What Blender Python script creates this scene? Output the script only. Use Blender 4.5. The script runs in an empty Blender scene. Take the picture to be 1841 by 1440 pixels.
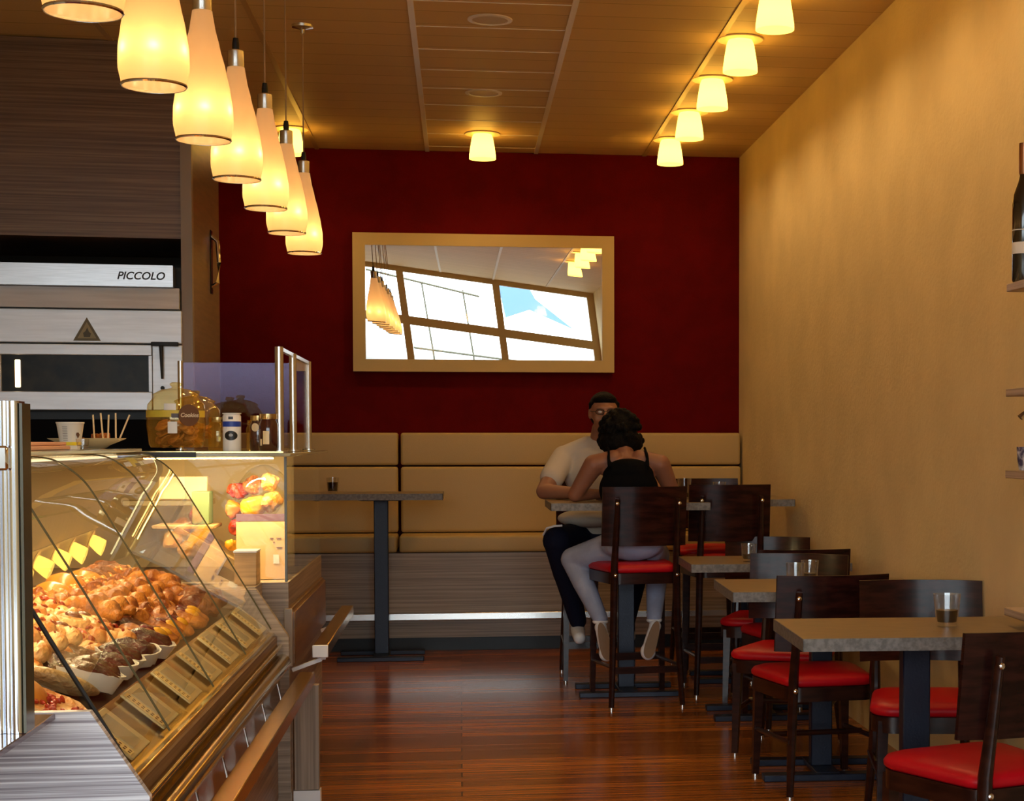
import bpy, bmesh, math, random
from mathutils import Vector, Matrix, Euler
PI = math.pi
random.seed(11)
SC = bpy.context.scene
COL = SC.collection

# ------------------------------------------------------------------ camera
cd = bpy.data.cameras.new('camera'); cam = bpy.data.objects.new('camera', cd); COL.objects.link(cam)
cam.location = (0, 0, 1.40)
cam.rotation_euler = (math.radians(90 - 2.10), 0, math.radians(-7.351))
cd.sensor_width = 36; cd.sensor_fit = 'HORIZONTAL'
cd.lens = 3000 / 1841 * 36
cd.shift_x = (920.5 - 1215) / 1841
cd.shift_y = (900 - 720) / 1841
cd.clip_start = 0.05; cd.clip_end = 200
SC.camera = cam
# ------------------------------------------------------------------ world, exposure
SC.view_settings.view_transform = 'Standard'
SC.view_settings.look = 'None'
SC.view_settings.gamma = 1
SC.view_settings.use_curve_mapping = False
SC.view_settings.exposure = 0.0
SKY = 6.6
w = bpy.data.worlds.new('world'); SC.world = w; w.use_nodes = True
nt = w.node_tree; nt.nodes.clear()
wo = nt.nodes.new('ShaderNodeOutputWorld'); bg = nt.nodes.new('ShaderNodeBackground')
tc = nt.nodes.new('ShaderNodeTexCoord'); sp = nt.nodes.new('ShaderNodeSeparateXYZ'); rp = nt.nodes.new('ShaderNodeValToRGB')
nt.links.new(tc.outputs['Generated'], sp.inputs[0]); nt.links.new(sp.outputs['Z'], rp.inputs[0])
rp.color_ramp.elements[0].position = 0.0; rp.color_ramp.elements[0].color = (0.10, 0.095, 0.085, 1)
rp.color_ramp.elements[1].position = 0.04; rp.color_ramp.elements[1].color = (0.80, 0.90, 1.0, 1)
nt.links.new(rp.outputs[0], bg.inputs[0]); bg.inputs[1].default_value = SKY
nt.links.new(bg.outputs[0], wo.inputs[0])
WX, DY, CZ, LX, FY = 1.945, 11.60, 3.37, -3.3, -1.2     # right wall, back wall, ceiling, left wall, front
pl = bpy.data.lights.new('window_portal', 'AREA'); pl.shape = 'RECTANGLE'; pl.size = WX - LX - .1; pl.size_y = 3.1
pl.cycles.is_portal = True
po = bpy.data.objects.new('window_portal', pl); COL.objects.link(po)
po.location = ((WX + LX) / 2, FY + .08, 1.7); po.rotation_euler = (PI / 2, 0, 0)


# ------------------------------------------------------------------ materials
def mat(name, col, rough=.5, metal=0, noise=0, nscale=20, bump=0, bscale=60, col2=None, spec=.5, emit=None, es=0, coat=0, stretch=(1, 1, 1), trans=0):
    m = bpy.data.materials.new(name); m.use_nodes = True
    t = m.node_tree; b = t.nodes['Principled BSDF']
    b.inputs['Base Color'].default_value = (*col, 1); b.inputs['Roughness'].default_value = rough
    b.inputs['Metallic'].default_value = metal; b.inputs['Specular IOR Level'].default_value = spec
    b.inputs['Coat Weight'].default_value = coat; b.inputs['Coat Roughness'].default_value = .1
    tc = t.nodes.new('ShaderNodeTexCoord'); mp = t.nodes.new('ShaderNodeMapping')
    mp.inputs['Scale'].default_value = stretch
    t.links.new(tc.outputs['Object'], mp.inputs[0])
    if noise or col2:
        n = t.nodes.new('ShaderNodeTexNoise'); n.inputs['Scale'].default_value = nscale; n.inputs['Detail'].default_value = 5
        t.links.new(mp.outputs[0], n.inputs['Vector'])
        r = t.nodes.new('ShaderNodeValToRGB')
        c2 = col2 or tuple(c * (1 - noise) for c in col)
        r.color_ramp.elements[0].position = .38; r.color_ramp.elements[1].position = .62
        r.color_ramp.elements[0].color = (*c2, 1); r.color_ramp.elements[1].color = (*col, 1)
        t.links.new(n.outputs['Fac'], r.inputs[0]); t.links.new(r.outputs[0], b.inputs['Base Color'])
    if bump:
        n2 = t.nodes.new('ShaderNodeTexNoise'); n2.inputs['Scale'].default_value = bscale; n2.inputs['Detail'].default_value = 4
        t.links.new(mp.outputs[0], n2.inputs['Vector'])
        bu = t.nodes.new('ShaderNodeBump'); bu.inputs['Strength'].default_value = bump; bu.inputs['Distance'].default_value = .01
        t.links.new(n2.outputs['Fac'], bu.inputs['Height']); t.links.new(bu.outputs[0], b.inputs['Normal'])
    if emit:
        b.inputs['Emission Color'].default_value = (*emit, 1); b.inputs['Emission Strength'].default_value = es
    return m


def laminate(name, c1, c2, c3, horizontal=True, rough=.4, zs=60):
    """fine-line laminate; lines run horizontally (or vertically)"""
    m = bpy.data.materials.new(name); m.use_nodes = True
    t = m.node_tree; b = t.nodes['Principled BSDF']; b.inputs['Roughness'].default_value = rough
    ge = t.nodes.new('ShaderNodeNewGeometry'); mp = t.nodes.new('ShaderNodeMapping')
    mp.inputs['Scale'].default_value = (.6, .6, zs) if horizontal else (60, 60, .6)
    t.links.new(ge.outputs['Position'], mp.inputs[0])
    n = t.nodes.new('ShaderNodeTexNoise'); n.inputs['Scale'].default_value = 1.6; n.inputs['Detail'].default_value = 4; n.inputs['Roughness'].default_value = .7
    t.links.new(mp.outputs[0], n.inputs['Vector'])
    r = t.nodes.new('ShaderNodeValToRGB'); e = r.color_ramp.elements
    e[0].position = .36; e[0].color = (*c1, 1); e[1].position = .62; e[1].color = (*c3, 1)
    k = e.new(.48); k.color = (*c2, 1)
    t.links.new(n.outputs['Fac'], r.inputs[0]); t.links.new(r.outputs[0], b.inputs['Base Color'])
    return m


def glass(name, tint=(.97, .98, .96), ior=1.5, rough=0.0, gl=(1, 1, 1), film=0.0):
    m = bpy.data.materials.new(name); m.use_nodes = True
    t = m.node_tree; t.nodes.clear()
    o = t.nodes.new('ShaderNodeOutputMaterial'); mx = t.nodes.new('ShaderNodeMixShader')
    tr = t.nodes.new('ShaderNodeBsdfTransparent'); g = t.nodes.new('ShaderNodeBsdfGlossy'); f = t.nodes.new('ShaderNodeFresnel')
    tr.inputs[0].default_value = (*tint, 1); g.inputs['Roughness'].default_value = rough; g.inputs[0].default_value = (*gl, 1)
    f.inputs['IOR'].default_value = ior
    # both faces of thin panes use the same outside fresnel
    ge = t.nodes.new('ShaderNodeNewGeometry')
    sg = t.nodes.new('ShaderNodeMath'); sg.operation = 'MULTIPLY_ADD'; sg.inputs[1].default_value = -2; sg.inputs[2].default_value = 1
    t.links.new(ge.outputs['Backfacing'], sg.inputs[0])
    pw = t.nodes.new('ShaderNodeMath'); pw.operation = 'POWER'; pw.inputs[0].default_value = ior
    t.links.new(sg.outputs[0], pw.inputs[1]); t.links.new(pw.outputs[0], f.inputs['IOR'])
    t.links.new(f.outputs[0], mx.inputs[0])
    ad = None
    if film:
        a = t.nodes.new('ShaderNodeMath'); a.operation = 'ADD'; a.inputs[1].default_value = film; a.use_clamp = True
        t.links.new(f.outputs[0], a.inputs[0]); t.links.new(a.outputs[0], mx.inputs[0])
    t.links.new(tr.outputs[0], mx.inputs[1]); t.links.new(g.outputs[0], mx.inputs[2]); t.links.new(mx.outputs[0], o.inputs[0])
    return m


def emission(name, col, s):
    m = bpy.data.materials.new(name); m.use_nodes = True; t = m.node_tree; t.nodes.clear()
    o = t.nodes.new('ShaderNodeOutputMaterial'); e = t.nodes.new('ShaderNodeEmission')
    e.inputs[0].default_value = (*col, 1); e.inputs[1].default_value = s; t.links.new(e.outputs[0], o.inputs[0])
    return m


def floor_mat():
    m = bpy.data.materials.new('wood_floor'); m.use_nodes = True
    t = m.node_tree; b = t.nodes['Principled BSDF']
    ge = t.nodes.new('ShaderNodeNewGeometry')
    br = t.nodes.new('ShaderNodeTexBrick'); br.inputs['Scale'].default_value = 1.0
    br.inputs['Brick Width'].default_value = 2.6; br.inputs['Row Height'].default_value = .095; br.inputs['Mortar Size'].default_value = .003
    br.inputs['Color1'].default_value = (.46, .155, .028, 1); br.inputs['Color2'].default_value = (.22, .070, .012, 1)
    br.inputs['Mortar'].default_value = (.004, .002, .001, 1); br.offset = .37
    t.links.new(ge.outputs['Position'], br.inputs['Vector'])
    mp = t.nodes.new('ShaderNodeMapping'); mp.inputs['Scale'].default_value = (.9, 34, 1)
    t.links.new(ge.outputs['Position'], mp.inputs[0])
    n = t.nodes.new('ShaderNodeTexNoise'); n.inputs['Scale'].default_value = 2.2; n.inputs['Detail'].default_value = 6
    t.links.new(mp.outputs[0], n.inputs['Vector'])
    mx = t.nodes.new('ShaderNodeMix'); mx.data_type = 'RGBA'; mx.blend_type = 'MULTIPLY'; mx.inputs[0].default_value = .8
    r = t.nodes.new('ShaderNodeValToRGB'); r.color_ramp.elements[0].position = .3; r.color_ramp.elements[1].position = .75
    r.color_ramp.elements[0].color = (.22, .20, .18, 1); r.color_ramp.elements[1].color = (1.6, 1.5, 1.3, 1)
    t.links.new(n.outputs['Fac'], r.inputs[0]); t.links.new(br.outputs['Color'], mx.inputs[6]); t.links.new(r.outputs[0], mx.inputs[7])
    t.links.new(mx.outputs[2], b.inputs['Base Color'])
    b.inputs['Roughness'].default_value = .19; b.inputs['Specular IOR Level'].default_value = .28
    bu = t.nodes.new('ShaderNodeBump'); bu.inputs['Strength'].default_value = .05; bu.inputs['Distance'].default_value = .003
    t.links.new(n.outputs['Fac'], bu.inputs['Height']); t.links.new(bu.outputs[0], b.inputs['Normal'])
    return m


def ceiling_mat():
    m = bpy.data.materials.new('ceiling_panel'); m.use_nodes = True
    t = m.node_tree; b = t.nodes['Principled BSDF']; b.inputs['Roughness'].default_value = .55
    ge = t.nodes.new('ShaderNodeNewGeometry')
    br = t.nodes.new('ShaderNodeTexBrick'); br.inputs['Scale'].default_value = 1.0; br.offset = 0
    br.inputs['Brick Width'].default_value = .745; br.inputs['Row Height'].default_value = .235; br.inputs['Mortar Size'].default_value = .004
    br.inputs['Color1'].default_value = (.68, .48, .23, 1); br.inputs['Color2'].default_value = (.64, .45, .21, 1)
    br.inputs['Mortar'].default_value = (.40, .26, .10, 1)
    mp = t.nodes.new('ShaderNodeMapping'); mp.inputs['Location'].default_value = (.22, -.08, 0)
    t.links.new(ge.outputs['Position'], mp.inputs[0]); t.links.new(mp.outputs[0], br.inputs['Vector'])
    t.links.new(br.outputs['Color'], b.inputs['Base Color'])
    return m


M = {}
M['floor'] = floor_mat(); M['ceil'] = ceiling_mat()
M['redwall'] = mat('red_plaster', (.115, .0012, .0015), .85, noise=.15, nscale=6, bump=.15, bscale=90, spec=.1)
M['cream'] = mat('yellow_plaster', (.76, .60, .32), .8, noise=.08, nscale=3, bump=.25, bscale=45, spec=.2)
M['frame'] = mat('mirror_frame_cream', (.58, .42, .15), .5)
M['leather'] = mat('cream_upholstery', (.52, .36, .13), .5, bump=.12, bscale=160)
M['lam'] = laminate('striped_grey_laminate', (.20, .145, .10), (.27, .20, .14), (.38, .29, .21))
M['lamdark'] = laminate('striped_dark_laminate', (.10, .055, .03), (.16, .09, .05), (.24, .15, .085))
M['lamlight'] = laminate('striped_pale_laminate', (.26, .23, .27), (.52, .50, .55), (.95, .95, 1.0), zs=105)
M['lamv'] = laminate('vertical_laminate', (.20, .145, .10), (.27, .20, .14), (.36, .27, .2), False)
M['brown'] = mat('walnut_laminate', (.20, .095, .035), .35, noise=.3, nscale=4, stretch=(1, 1, 12))
M['trim'] = mat('grey_edge_trim', (.30, .23, .17), .4)
M['dark'] = mat('dark_brown_wood', (.034, .009, .005), .28, col2=(.015, .004, .003), nscale=5, stretch=(2, 2, 10), spec=.3, coat=.15)
M['darkp'] = mat('dark_brown_plywood', (.036, .009, .006), .25, col2=(.015, .004, .003), nscale=3, stretch=(3, 1, 14), spec=.2, coat=.08)
M['red'] = mat('red_vinyl', (.50, .002, .010), .42, bump=.05, bscale=200, spec=.3)
M['table'] = mat('grey_wood_tabletop', (.27, .19, .095), .35, col2=(.21, .145, .075), nscale=4, stretch=(3, 25, 1))
M['tedge'] = mat('grey_speckled_edge', (.22, .20, .18), .45, col2=(.13, .115, .10), nscale=60)
M['blue'] = mat('dark_blue_metal', (.006, .011, .030), .4, metal=.2, bump=.1, bscale=150)
M['black'] = mat('black', (.006, .006, .007), .5)
M['blackg'] = mat('black_gloss', (.008, .008, .009), .15)
M['steel'] = mat('brushed_steel', (.62, .62, .64), .30, metal=1, noise=.15, nscale=8, stretch=(1, 1, 40))
M['steelb'] = mat('bright_steel_sheet', (.82, .84, .88), .4, metal=.4, noise=.12, nscale=3, stretch=(1, 1, 14))
M['chrome'] = mat('chrome', (.85, .86, .88), .08, metal=1)
M['alu'] = mat('aluminium', (.75, .72, .68), .25, metal=1)
M['gold'] = mat('champagne_metal', (.72, .55, .26), .18, metal=1)
M['goldd'] = mat('bronze_metal', (.40, .28, .13), .22, metal=1)
M['mblack'] = mat('matt_black', (.004, .004, .005), .9, spec=.1)
M['white'] = mat('white_enamel', (.82, .82, .84), .4)
M['glass'] = glass('clear_glass')
M['case'] = glass('display_glass', (.95, .95, .90), 1.28)
M['curve'] = glass('curved_display_glass', (.95, .95, .88), 1.50)
M['tumbler'] = glass('tumbler_glass', (.96, .96, .96), 1.55, film=.035)
M['jar'] = glass('amber_jar_glass', (.99, .93, .64), 1.55, film=.06, gl=(1, .85, .5))
_t = M['jar'].node_tree; _d = _t.nodes.new('ShaderNodeBsdfTranslucent'); _d.inputs[0].default_value = (.95, .66, .18, 1); _m = _t.nodes.new('ShaderNodeMixShader'); _m.inputs[0].default_value = .07
_o = [n for n in _t.nodes if n.type == 'OUTPUT_MATERIAL'][0]; _s = _o.inputs[0].links[0].from_socket; _t.links.new(_s, _m.inputs[1]); _t.links.new(_d.outputs[0], _m.inputs[2]); _t.links.new(_m.outputs[0], _o.inputs[0])
M['seam'] = mat('glass_edge', (.10, .09, .05), .2)
M['coffee'] = mat('dark_drink', (.015, .006, .004), .1)
M['paper'] = mat('white_paper', (.80, .76, .70), .7)


# ------------------------------------------------------------------ mesh builder
class MB:
    def __init__(s): s.bm = bmesh.new()

    def box(s, x0, x1, y0, y1, z0, z1, bev=0, seg=2):
        r = bmesh.ops.create_cube(s.bm, size=1)
        for v in r['verts']:
            v.co = Vector(((x0 + x1) / 2 + v.co.x * (x1 - x0), (y0 + y1) / 2 + v.co.y * (y1 - y0), (z0 + z1) / 2 + v.co.z * (z1 - z0)))
        if bev:
            es = list({e for v in r['verts'] for e in v.link_edges})
            bmesh.ops.bevel(s.bm, geom=es, offset=bev, segments=seg, affect='EDGES', profile=.6)
        return s

    def prism(s, poly, a0, a1, axis='y'):
        """poly: 2D points; axis y -> poly in (x,z); axis z -> (x,y); axis x -> (y,z)"""
        def P(p, a):
            if axis == 'y': return (p[0], a, p[1])
            if axis == 'z': return (p[0], p[1], a)
            return (a, p[0], p[1])
        v0 = [s.bm.verts.new(P(p, a0)) for p in poly]; v1 = [s.bm.verts.new(P(p, a1)) for p in poly]
        n = len(poly)
        s.bm.faces.new(v0); s.bm.faces.new(v1[::-1])
        for i in range(n): s.bm.faces.new((v0[i], v0[(i + 1) % n], v1[(i + 1) % n], v1[i]))
        return s

    def tube(s, pts, r, n=12, cap=True, scale=None):
        """pts: list of 3D points; r scalar or list"""
        pts = [Vector(p) for p in pts]; rings = []
        up = Vector((0, 0, 1))
        d0 = (pts[1] - pts[0]).normalized()
        if abs(d0.dot(up)) > .95: up = Vector((0, 1, 0))
        for i, p in enumerate(pts):
            d = ((pts[min(i + 1, len(pts) - 1)] - pts[max(i - 1, 0)])).normalized()
            a = up.cross(d)
            if a.length < 1e-4: a = Vector((1, 0, 0)).cross(d)
            a.normalize(); b = d.cross(a)
            rr = r[i] if isinstance(r, (list, tuple)) else r
            ra, rb = (rr, rr) if scale is None else (rr * scale[0], rr * scale[1])
            rings.append([s.bm.verts.new(p + a * ra * math.cos(2 * PI * k / n) + b * rb * math.sin(2 * PI * k / n)) for k in range(n)])
        for i in range(len(rings) - 1):
            for k in range(n): s.bm.faces.new((rings[i][k], rings[i][(k + 1) % n], rings[i + 1][(k + 1) % n], rings[i + 1][k]))
        if cap: s.bm.faces.new(rings[0][::-1]); s.bm.faces.new(rings[-1])
        return s

    def bar(s, p0, p1, w, h, w1=None, h1=None):
        """rectangular bar from p0 to p1; w across, h other"""
        p0 = Vector(p0); p1 = Vector(p1); d = (p1 - p0).normalized()
        up = Vector((0, 1, 0)) if abs(d.z) > .7 else Vector((0, 0, 1))
        a = d.cross(up).normalized(); b = a.cross(d).normalized()
        w1 = w if w1 is None else w1; h1 = h if h1 is None else h1
        r0 = [s.bm.verts.new(p0 + a * sx * w / 2 + b * sy * h / 2) for sx, sy in ((-1, -1), (1, -1), (1, 1), (-1, 1))]
        r1 = [s.bm.verts.new(p1 + a * sx * w1 / 2 + b * sy * h1 / 2) for sx, sy in ((-1, -1), (1, -1), (1, 1), (-1, 1))]
        s.bm.faces.new(r0[::-1]); s.bm.faces.new(r1)
        for i in range(4): s.bm.faces.new((r0[i], r0[(i + 1) % 4], r1[(i + 1) % 4], r1[i]))
        return s

    def lathe(s, prof, c=(0, 0, 0), n=32, close=False):
        """prof: (r, z) list"""
        rings = []
        for r, z in prof:
            if r < 1e-5: rings.append([s.bm.verts.new((c[0], c[1], c[2] + z))])
            else: rings.append([s.bm.verts.new((c[0] + r * math.cos(2 * PI * k / n), c[1] + r * math.sin(2 * PI * k / n), c[2] + z)) for k in range(n)])
        for i in range(len(rings) - 1):
            A, B = rings[i], rings[i + 1]
            for k in range(n):
                k2 = (k + 1) % n
                if len(A) == 1 and len(B) == 1: continue
                if len(A) == 1: s.bm.faces.new((A[0], B[k2], B[k]))
                elif len(B) == 1: s.bm.faces.new((A[k], A[k2], B[0]))
                else: s.bm.faces.new((A[k], A[k2], B[k2], B[k]))
        return s

    def ball(s, c, r, rot=None, u=20, v=12):
        if not isinstance(r, (tuple, list)): r = (r, r, r)
        q = bmesh.ops.create_uvsphere(s.bm, u_segments=u, v_segments=v, radius=1)
        R = Euler(rot).to_matrix() if rot else Matrix.Identity(3)
        for x in q['verts']: x.co = R @ Vector((x.co.x * r[0], x.co.y * r[1], x.co.z * r[2])) + Vector(c)
        return s

    def capsule(s, p0, p1, r0, r1, n=16):
        p0 = Vector(p0); p1 = Vector(p1)
        s.ball(p0, r0, u=n, v=10); s.ball(p1, r1, u=n, v=10)
        s.tube([p0, p1], [r0, r1], n)
        return s

    def grid(s, fn, nu, nv, closed_u=False):
        vs = [[s.bm.verts.new(fn(i / nu, j / nv)) for j in range(nv + 1)] for i in range(nu + (0 if closed_u else 1))]
        m = len(vs)
        for i in range(m if closed_u else m - 1):
            for j in range(nv): s.bm.faces.new((vs[i][j], vs[(i + 1) % m][j], vs[(i + 1) % m][j + 1], vs[i][j + 1]))
        return s

    def noise(s, amp, freq, seed=0):
        from mathutils import noise as N
        s.bm.normal_update()
        for v in s.bm.verts:
            v.co += v.normal * amp * N.noise(v.co * freq + Vector((seed, seed * .7, 0)))
        return s

    def mesh(s, name, m, smooth=True, angle=40):
        me = bpy.data.meshes.new(name)
        bmesh.ops.recalc_face_normals(s.bm, faces=s.bm.faces[:]); s.bm.to_mesh(me); s.bm.free()
        if smooth:
            me.polygons.foreach_set('use_smooth', [True] * len(me.polygons)); me.set_sharp_from_angle(angle=math.radians(angle))
        if m is not None: me.materials.append(m)
        return me

    def build(s, name, m, parent=None, label=None, cat=None, group=None, kind=None, smooth=True, angle=40, loc=None):
        o = bpy.data.objects.new(name, s.mesh(name, m, smooth, angle)); COL.objects.link(o)
        if parent is not None: o.parent = parent
        if loc: o.location = loc
        return tag(o, label, cat, group, kind)


def tag(o, label=None, cat=None, group=None, kind=None):
    if label: o['label'] = label
    if cat: o['category'] = cat
    if group: o['group'] = group
    if kind: o['kind'] = kind
    return o


def thing(name, label, cat, loc=(0, 0, 0), rz=0, group=None):
    o = bpy.data.objects.new(name, None); COL.objects.link(o); o.location = loc; o.rotation_euler = (0, 0, rz)
    o.empty_display_size = .1
    return tag(o, label, cat, group)


def copy_tree(o, label=None, loc=None, rz=None, group=None, parent=None):
    c = o.copy(); COL.objects.link(c)
    if parent is not None: c.parent = parent
    if label: c['label'] = label
    if group: c['group'] = group
    if loc is not None: c.location = loc
    if rz is not None: c.rotation_euler = (0, 0, rz)
    for ch in list(o.children): copy_tree(ch, parent=c)
    return c


def B(): return MB()


def text(name, s, size, m, parent, loc, rot, shear=0):
    cu = bpy.data.curves.new(name, 'FONT'); cu.body = s; cu.size = size; cu.extrude = .0008; cu.offset = size * .018; cu.shear = shear
    cu.align_x = 'CENTER'; cu.align_y = 'CENTER'
    tmp = bpy.data.objects.new(name, cu); COL.objects.link(tmp)
    me = bpy.data.meshes.new_from_object(tmp.evaluated_get(bpy.context.evaluated_depsgraph_get()))
    bpy.data.objects.remove(tmp)
    o = bpy.data.objects.new(name, me); COL.objects.link(o); me.materials.clear(); me.materials.append(m)
    o.parent = parent; o.location = loc; o.rotation_euler = rot
    return o


# ================================================================== ROOM
B().box(LX - .1, WX + .1, FY - .1, DY + .1, -.1, 0).build('floor', M['floor'], kind='structure')
B().box(LX - .1, WX + .1, FY - .1, DY + .1, CZ, CZ + .1).build('ceiling', M['ceil'], kind='structure')
B().box(LX - .1, WX + .1, DY, DY + .1, 0, CZ).build('wall_back', M['redwall'], kind='structure')
B().box(WX, WX + .1, FY - .1, DY, 0, CZ).build('wall_right', M['cream'], kind='structure')
B().box(LX - .1, LX, FY - .1, DY, 0, CZ).build('wall_left', M['cream'], kind='structure')
# suspended ceiling runners
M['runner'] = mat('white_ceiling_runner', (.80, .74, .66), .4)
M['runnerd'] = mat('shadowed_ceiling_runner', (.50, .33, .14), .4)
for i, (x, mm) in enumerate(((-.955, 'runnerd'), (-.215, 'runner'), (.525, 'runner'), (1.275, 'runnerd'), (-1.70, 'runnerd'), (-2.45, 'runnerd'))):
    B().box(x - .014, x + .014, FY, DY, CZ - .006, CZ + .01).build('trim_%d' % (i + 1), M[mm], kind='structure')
m_ = B()
for k in range(-5, 9):
    y = 8.12 + .47 * k
    for (a, b) in ((-.201, .511),):
        if FY < y < DY: m_.box(a, b, y - .003, y + .003, CZ - .003, CZ + .01)
m_.build('trim_7', M['runner'], kind='structure')
# glazed shop front behind the viewer
M['fframe'] = mat('bronze_window_frame', (.50, .36, .18), .5)
fr = B()
fr.box(LX, WX, FY - .1, FY + .02, 3.30, CZ)
fr.box(LX, WX, FY - .1, FY + .02, 0, .25)
XS = (LX + .05, -.80, .55, WX - .05)
for x in XS: fr.box(x - .05, x + .05, FY - .1, FY + .02, .25, 3.30)
fr.box(LX, WX, FY - .098, FY + .018, 2.56, 2.68)
fr.build('wall_front', M['fframe'], kind='structure', smooth=False)
k = 1
for a, b in zip(XS, XS[1:]):
    for (c, d) in ((.25, 2.56), (2.68, 3.30)):
        B().box(a + .05, b - .05, FY - .05, FY - .04, c, d).build('window_%d' % k, M['glass'], kind='structure', smooth=False); k += 1
# outside, seen only in the mirror: a blue sun sail and cables
m_ = bpy.data.materials.new('blue_sailcloth'); m_.use_nodes = True; t = m_.node_tree; p_ = t.nodes['Principled BSDF']
tl = t.nodes.new('ShaderNodeBsdfTranslucent'); tl.inputs[0].default_value = (.42, .55, .70, 1); t.links.new(tl.outputs[0], t.nodes['Material Output'].inputs[0]); t.nodes.remove(p_)
SP = [(.62, 3.85), (1.02, 3.80), (1.22, 3.35), (1.78, 2.95), (1.1, 3.16), (.70, 2.98)]
tag(B().prism(SP, -4.004, -4.0).build('sun_sail', m_, smooth=False), 'light blue sun sail outside the shop, visible in the wall mirror', 'sun sail')
for p0, p1, lb in (((-1.46, -5, 3.47), (.34, -5, 3.31), 'highest dark cable outside, seen crossing the wall mirror'), ((-.87, -5, 2.30), (1.25, -5, 2.34), 'lowest dark cable outside, seen low in the wall mirror')):
    tag(B().tube([p0, p1], .018, 8).build('overhead_cable', M['seam']), lb, 'cable')
for x, lb in ((-.52, 'left one of two thin poles outside, seen in the wall mirror'), (.14, 'right one of two thin poles outside, seen in the wall mirror')):
    tag(B().tube([(x, -5.1, 0), (x - .06, -5.1, 3.38)], .015, 8).build('street_pole', M['seam']), lb, 'pole')
tag(B().box(-6, 6, -9, FY - .1, -.14, -.10).build('ground', mat('pavement', (.30, .28, .25), .9)), None, None, None, 'structure')

# ================================================================== MIRROR
mr = thing('wall_mirror', 'wide rectangular mirror in a flat cream frame on the dark red wall', 'mirror', (.17, DY, 2.333))
fm = B()
x0, x1, z0, z1 = -.89, .89, -.47, .47; f_ = .083
for (a, b, c, d) in ((x0, x1, z1 - f_, z1), (x0, x1, z0, z0 + f_), (x0, x0 + f_, z0 + f_, z1 - f_), (x1 - f_, x1, z0 + f_, z1 - f_)):
    fm.box(a, b, -.05, 0, c, d)
fm.build('frame', M['frame'], mr, smooth=False)
M['mirror'] = mat('mirror_silver', (.95, .95, .95), .0, metal=1)


def mirf(u, v):
    x = (x0 + f_ - .01) + u * 2 * (x1 - f_ + .01); z = (z0 + f_ - .01) + v * 2 * (z1 - f_ + .01)
    tau = .0138 - .0085 * (x / .8)           # slightly twisted sheet, top leaning forward
    return (x, -.030 - z * tau, z)


B().grid(mirf, 40, 24).build('glass', M['mirror'], mr, angle=180)

# ================================================================== BENCH
bn = thing('wall_bench', 'long high upholstered cream bench with a striped laminate base along the red wall', 'bench', (0, 11.12, 0))
SEG = [(-2.55, -1.48), (-1.47, -.415), (-.405, .995), (1.005, WX - .012)]
for a, b in SEG:
    B().box(a + .004, b - .004, .32, .47, 1.225, 1.445, .02, 3).build('headrest', M['leather'], bn)
    B().box(a + .004, b - .004, .30, .47, .77, 1.215, .022, 3).build('backrest', M['leather'], bn)
    B().box(a + .003, b - .003, -.02, .45, .655, .765, .02, 3).build('seat_cushion', M['leather'], bn)
B().box(-2.55, WX - .012, 0.0, .47, .09, .65).build('base', M['lam'], bn, smooth=False)
B().box(-2.55, WX - .012, .05, .45, .0, .09).build('plinth', M['black'], bn, smooth=False)
fb = B().box(-1.5, WX - .02, -.10, -.04, .215, .262, .004, 1)
fb.build('foot_rail', M['alu'], bn)
for x in (-1.2, 0, 1.2): B().box(x - .02, x + .02, -.05, .01, .225, .25).build('rail_bracket', M['alu'], bn)

# ================================================================== TABLES
def make_table(w, d, h, name, label, cat='table', group=None, loc=(0, 0), rz=0):
    t = thing(name, label, cat, (loc[0], loc[1], 0), rz, group)
    B().box(-w / 2 + .003, w / 2 - .003, -d / 2 + .003, d / 2 - .003, h - .038, h).build('tabletop', M['table'], t, smooth=False)
    e = B()
    e.box(-w / 2, w / 2, -d / 2, -d / 2 + .0028, h - .04, h - .0004); e.box(-w / 2, w / 2, d / 2 - .0028, d / 2, h - .04, h - .0004)
    e.box(-w / 2, -w / 2 + .0028, -d / 2, d / 2, h - .04, h - .0004); e.box(w / 2 - .0028, w / 2, -d / 2, d / 2, h - .04, h - .0004)
    e.build('edge_band', M['tedge'], t, smooth=False)
    B().box(-.045, .045, -.03, .03, .03, h - .05, .004, 1).build('post', M['blue'], t)
    B().prism([(-.19, h - .0385), (.19, h - .0385), (.12, h - .052), (-.12, h - .052)], -.05, .05).build('top_bracket', M['black'], t, smooth=False)
    bb = B().box(-.27, .27, -.2, -.13, 0, .028, .003, 1).box(-.27, .27, .13, .2, 0, .028, .003, 1).box(-.05, .05, -.17, .17, .012, .032, .003, 1)
    bb.build('base', M['blue'], t)
    return t


LT = 'low tables along the yellow wall'; HT = 'high tables near the bench'
make_table(.84, .58, .79, 'cafe_table', 'nearest low cafe table with grey speckled edge, one glass on it', group=LT, loc=(1.465, 5.27), rz=-.03)
make_table(.83, .63, .79, 'cafe_table', 'middle low cafe table with two clear glasses, between nearest and farthest low tables', group=LT, loc=(1.50, 6.86), rz=-.03)
make_table(.80, .58, .79, 'cafe_table', 'farthest low cafe table with a single glass, just in front of the high stools', group=LT, loc=(1.52, 8.33), rz=-.02)
make_table(.79, .50, 1.06, 'high_table', 'high bar table on a dark post standing alone before the bench', group=HT, loc=(-.505, 10.82))
make_table(.86, .62, 1.06, 'high_table', 'high bar table where the two people lean on their arms', group=HT, loc=(.905, 9.18))
make_table(.54, .62, 1.06, 'high_table', 'high bar table against the yellow wall holding two glasses and a grey cloth', group=HT, loc=(1.615, 9.62))

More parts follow.
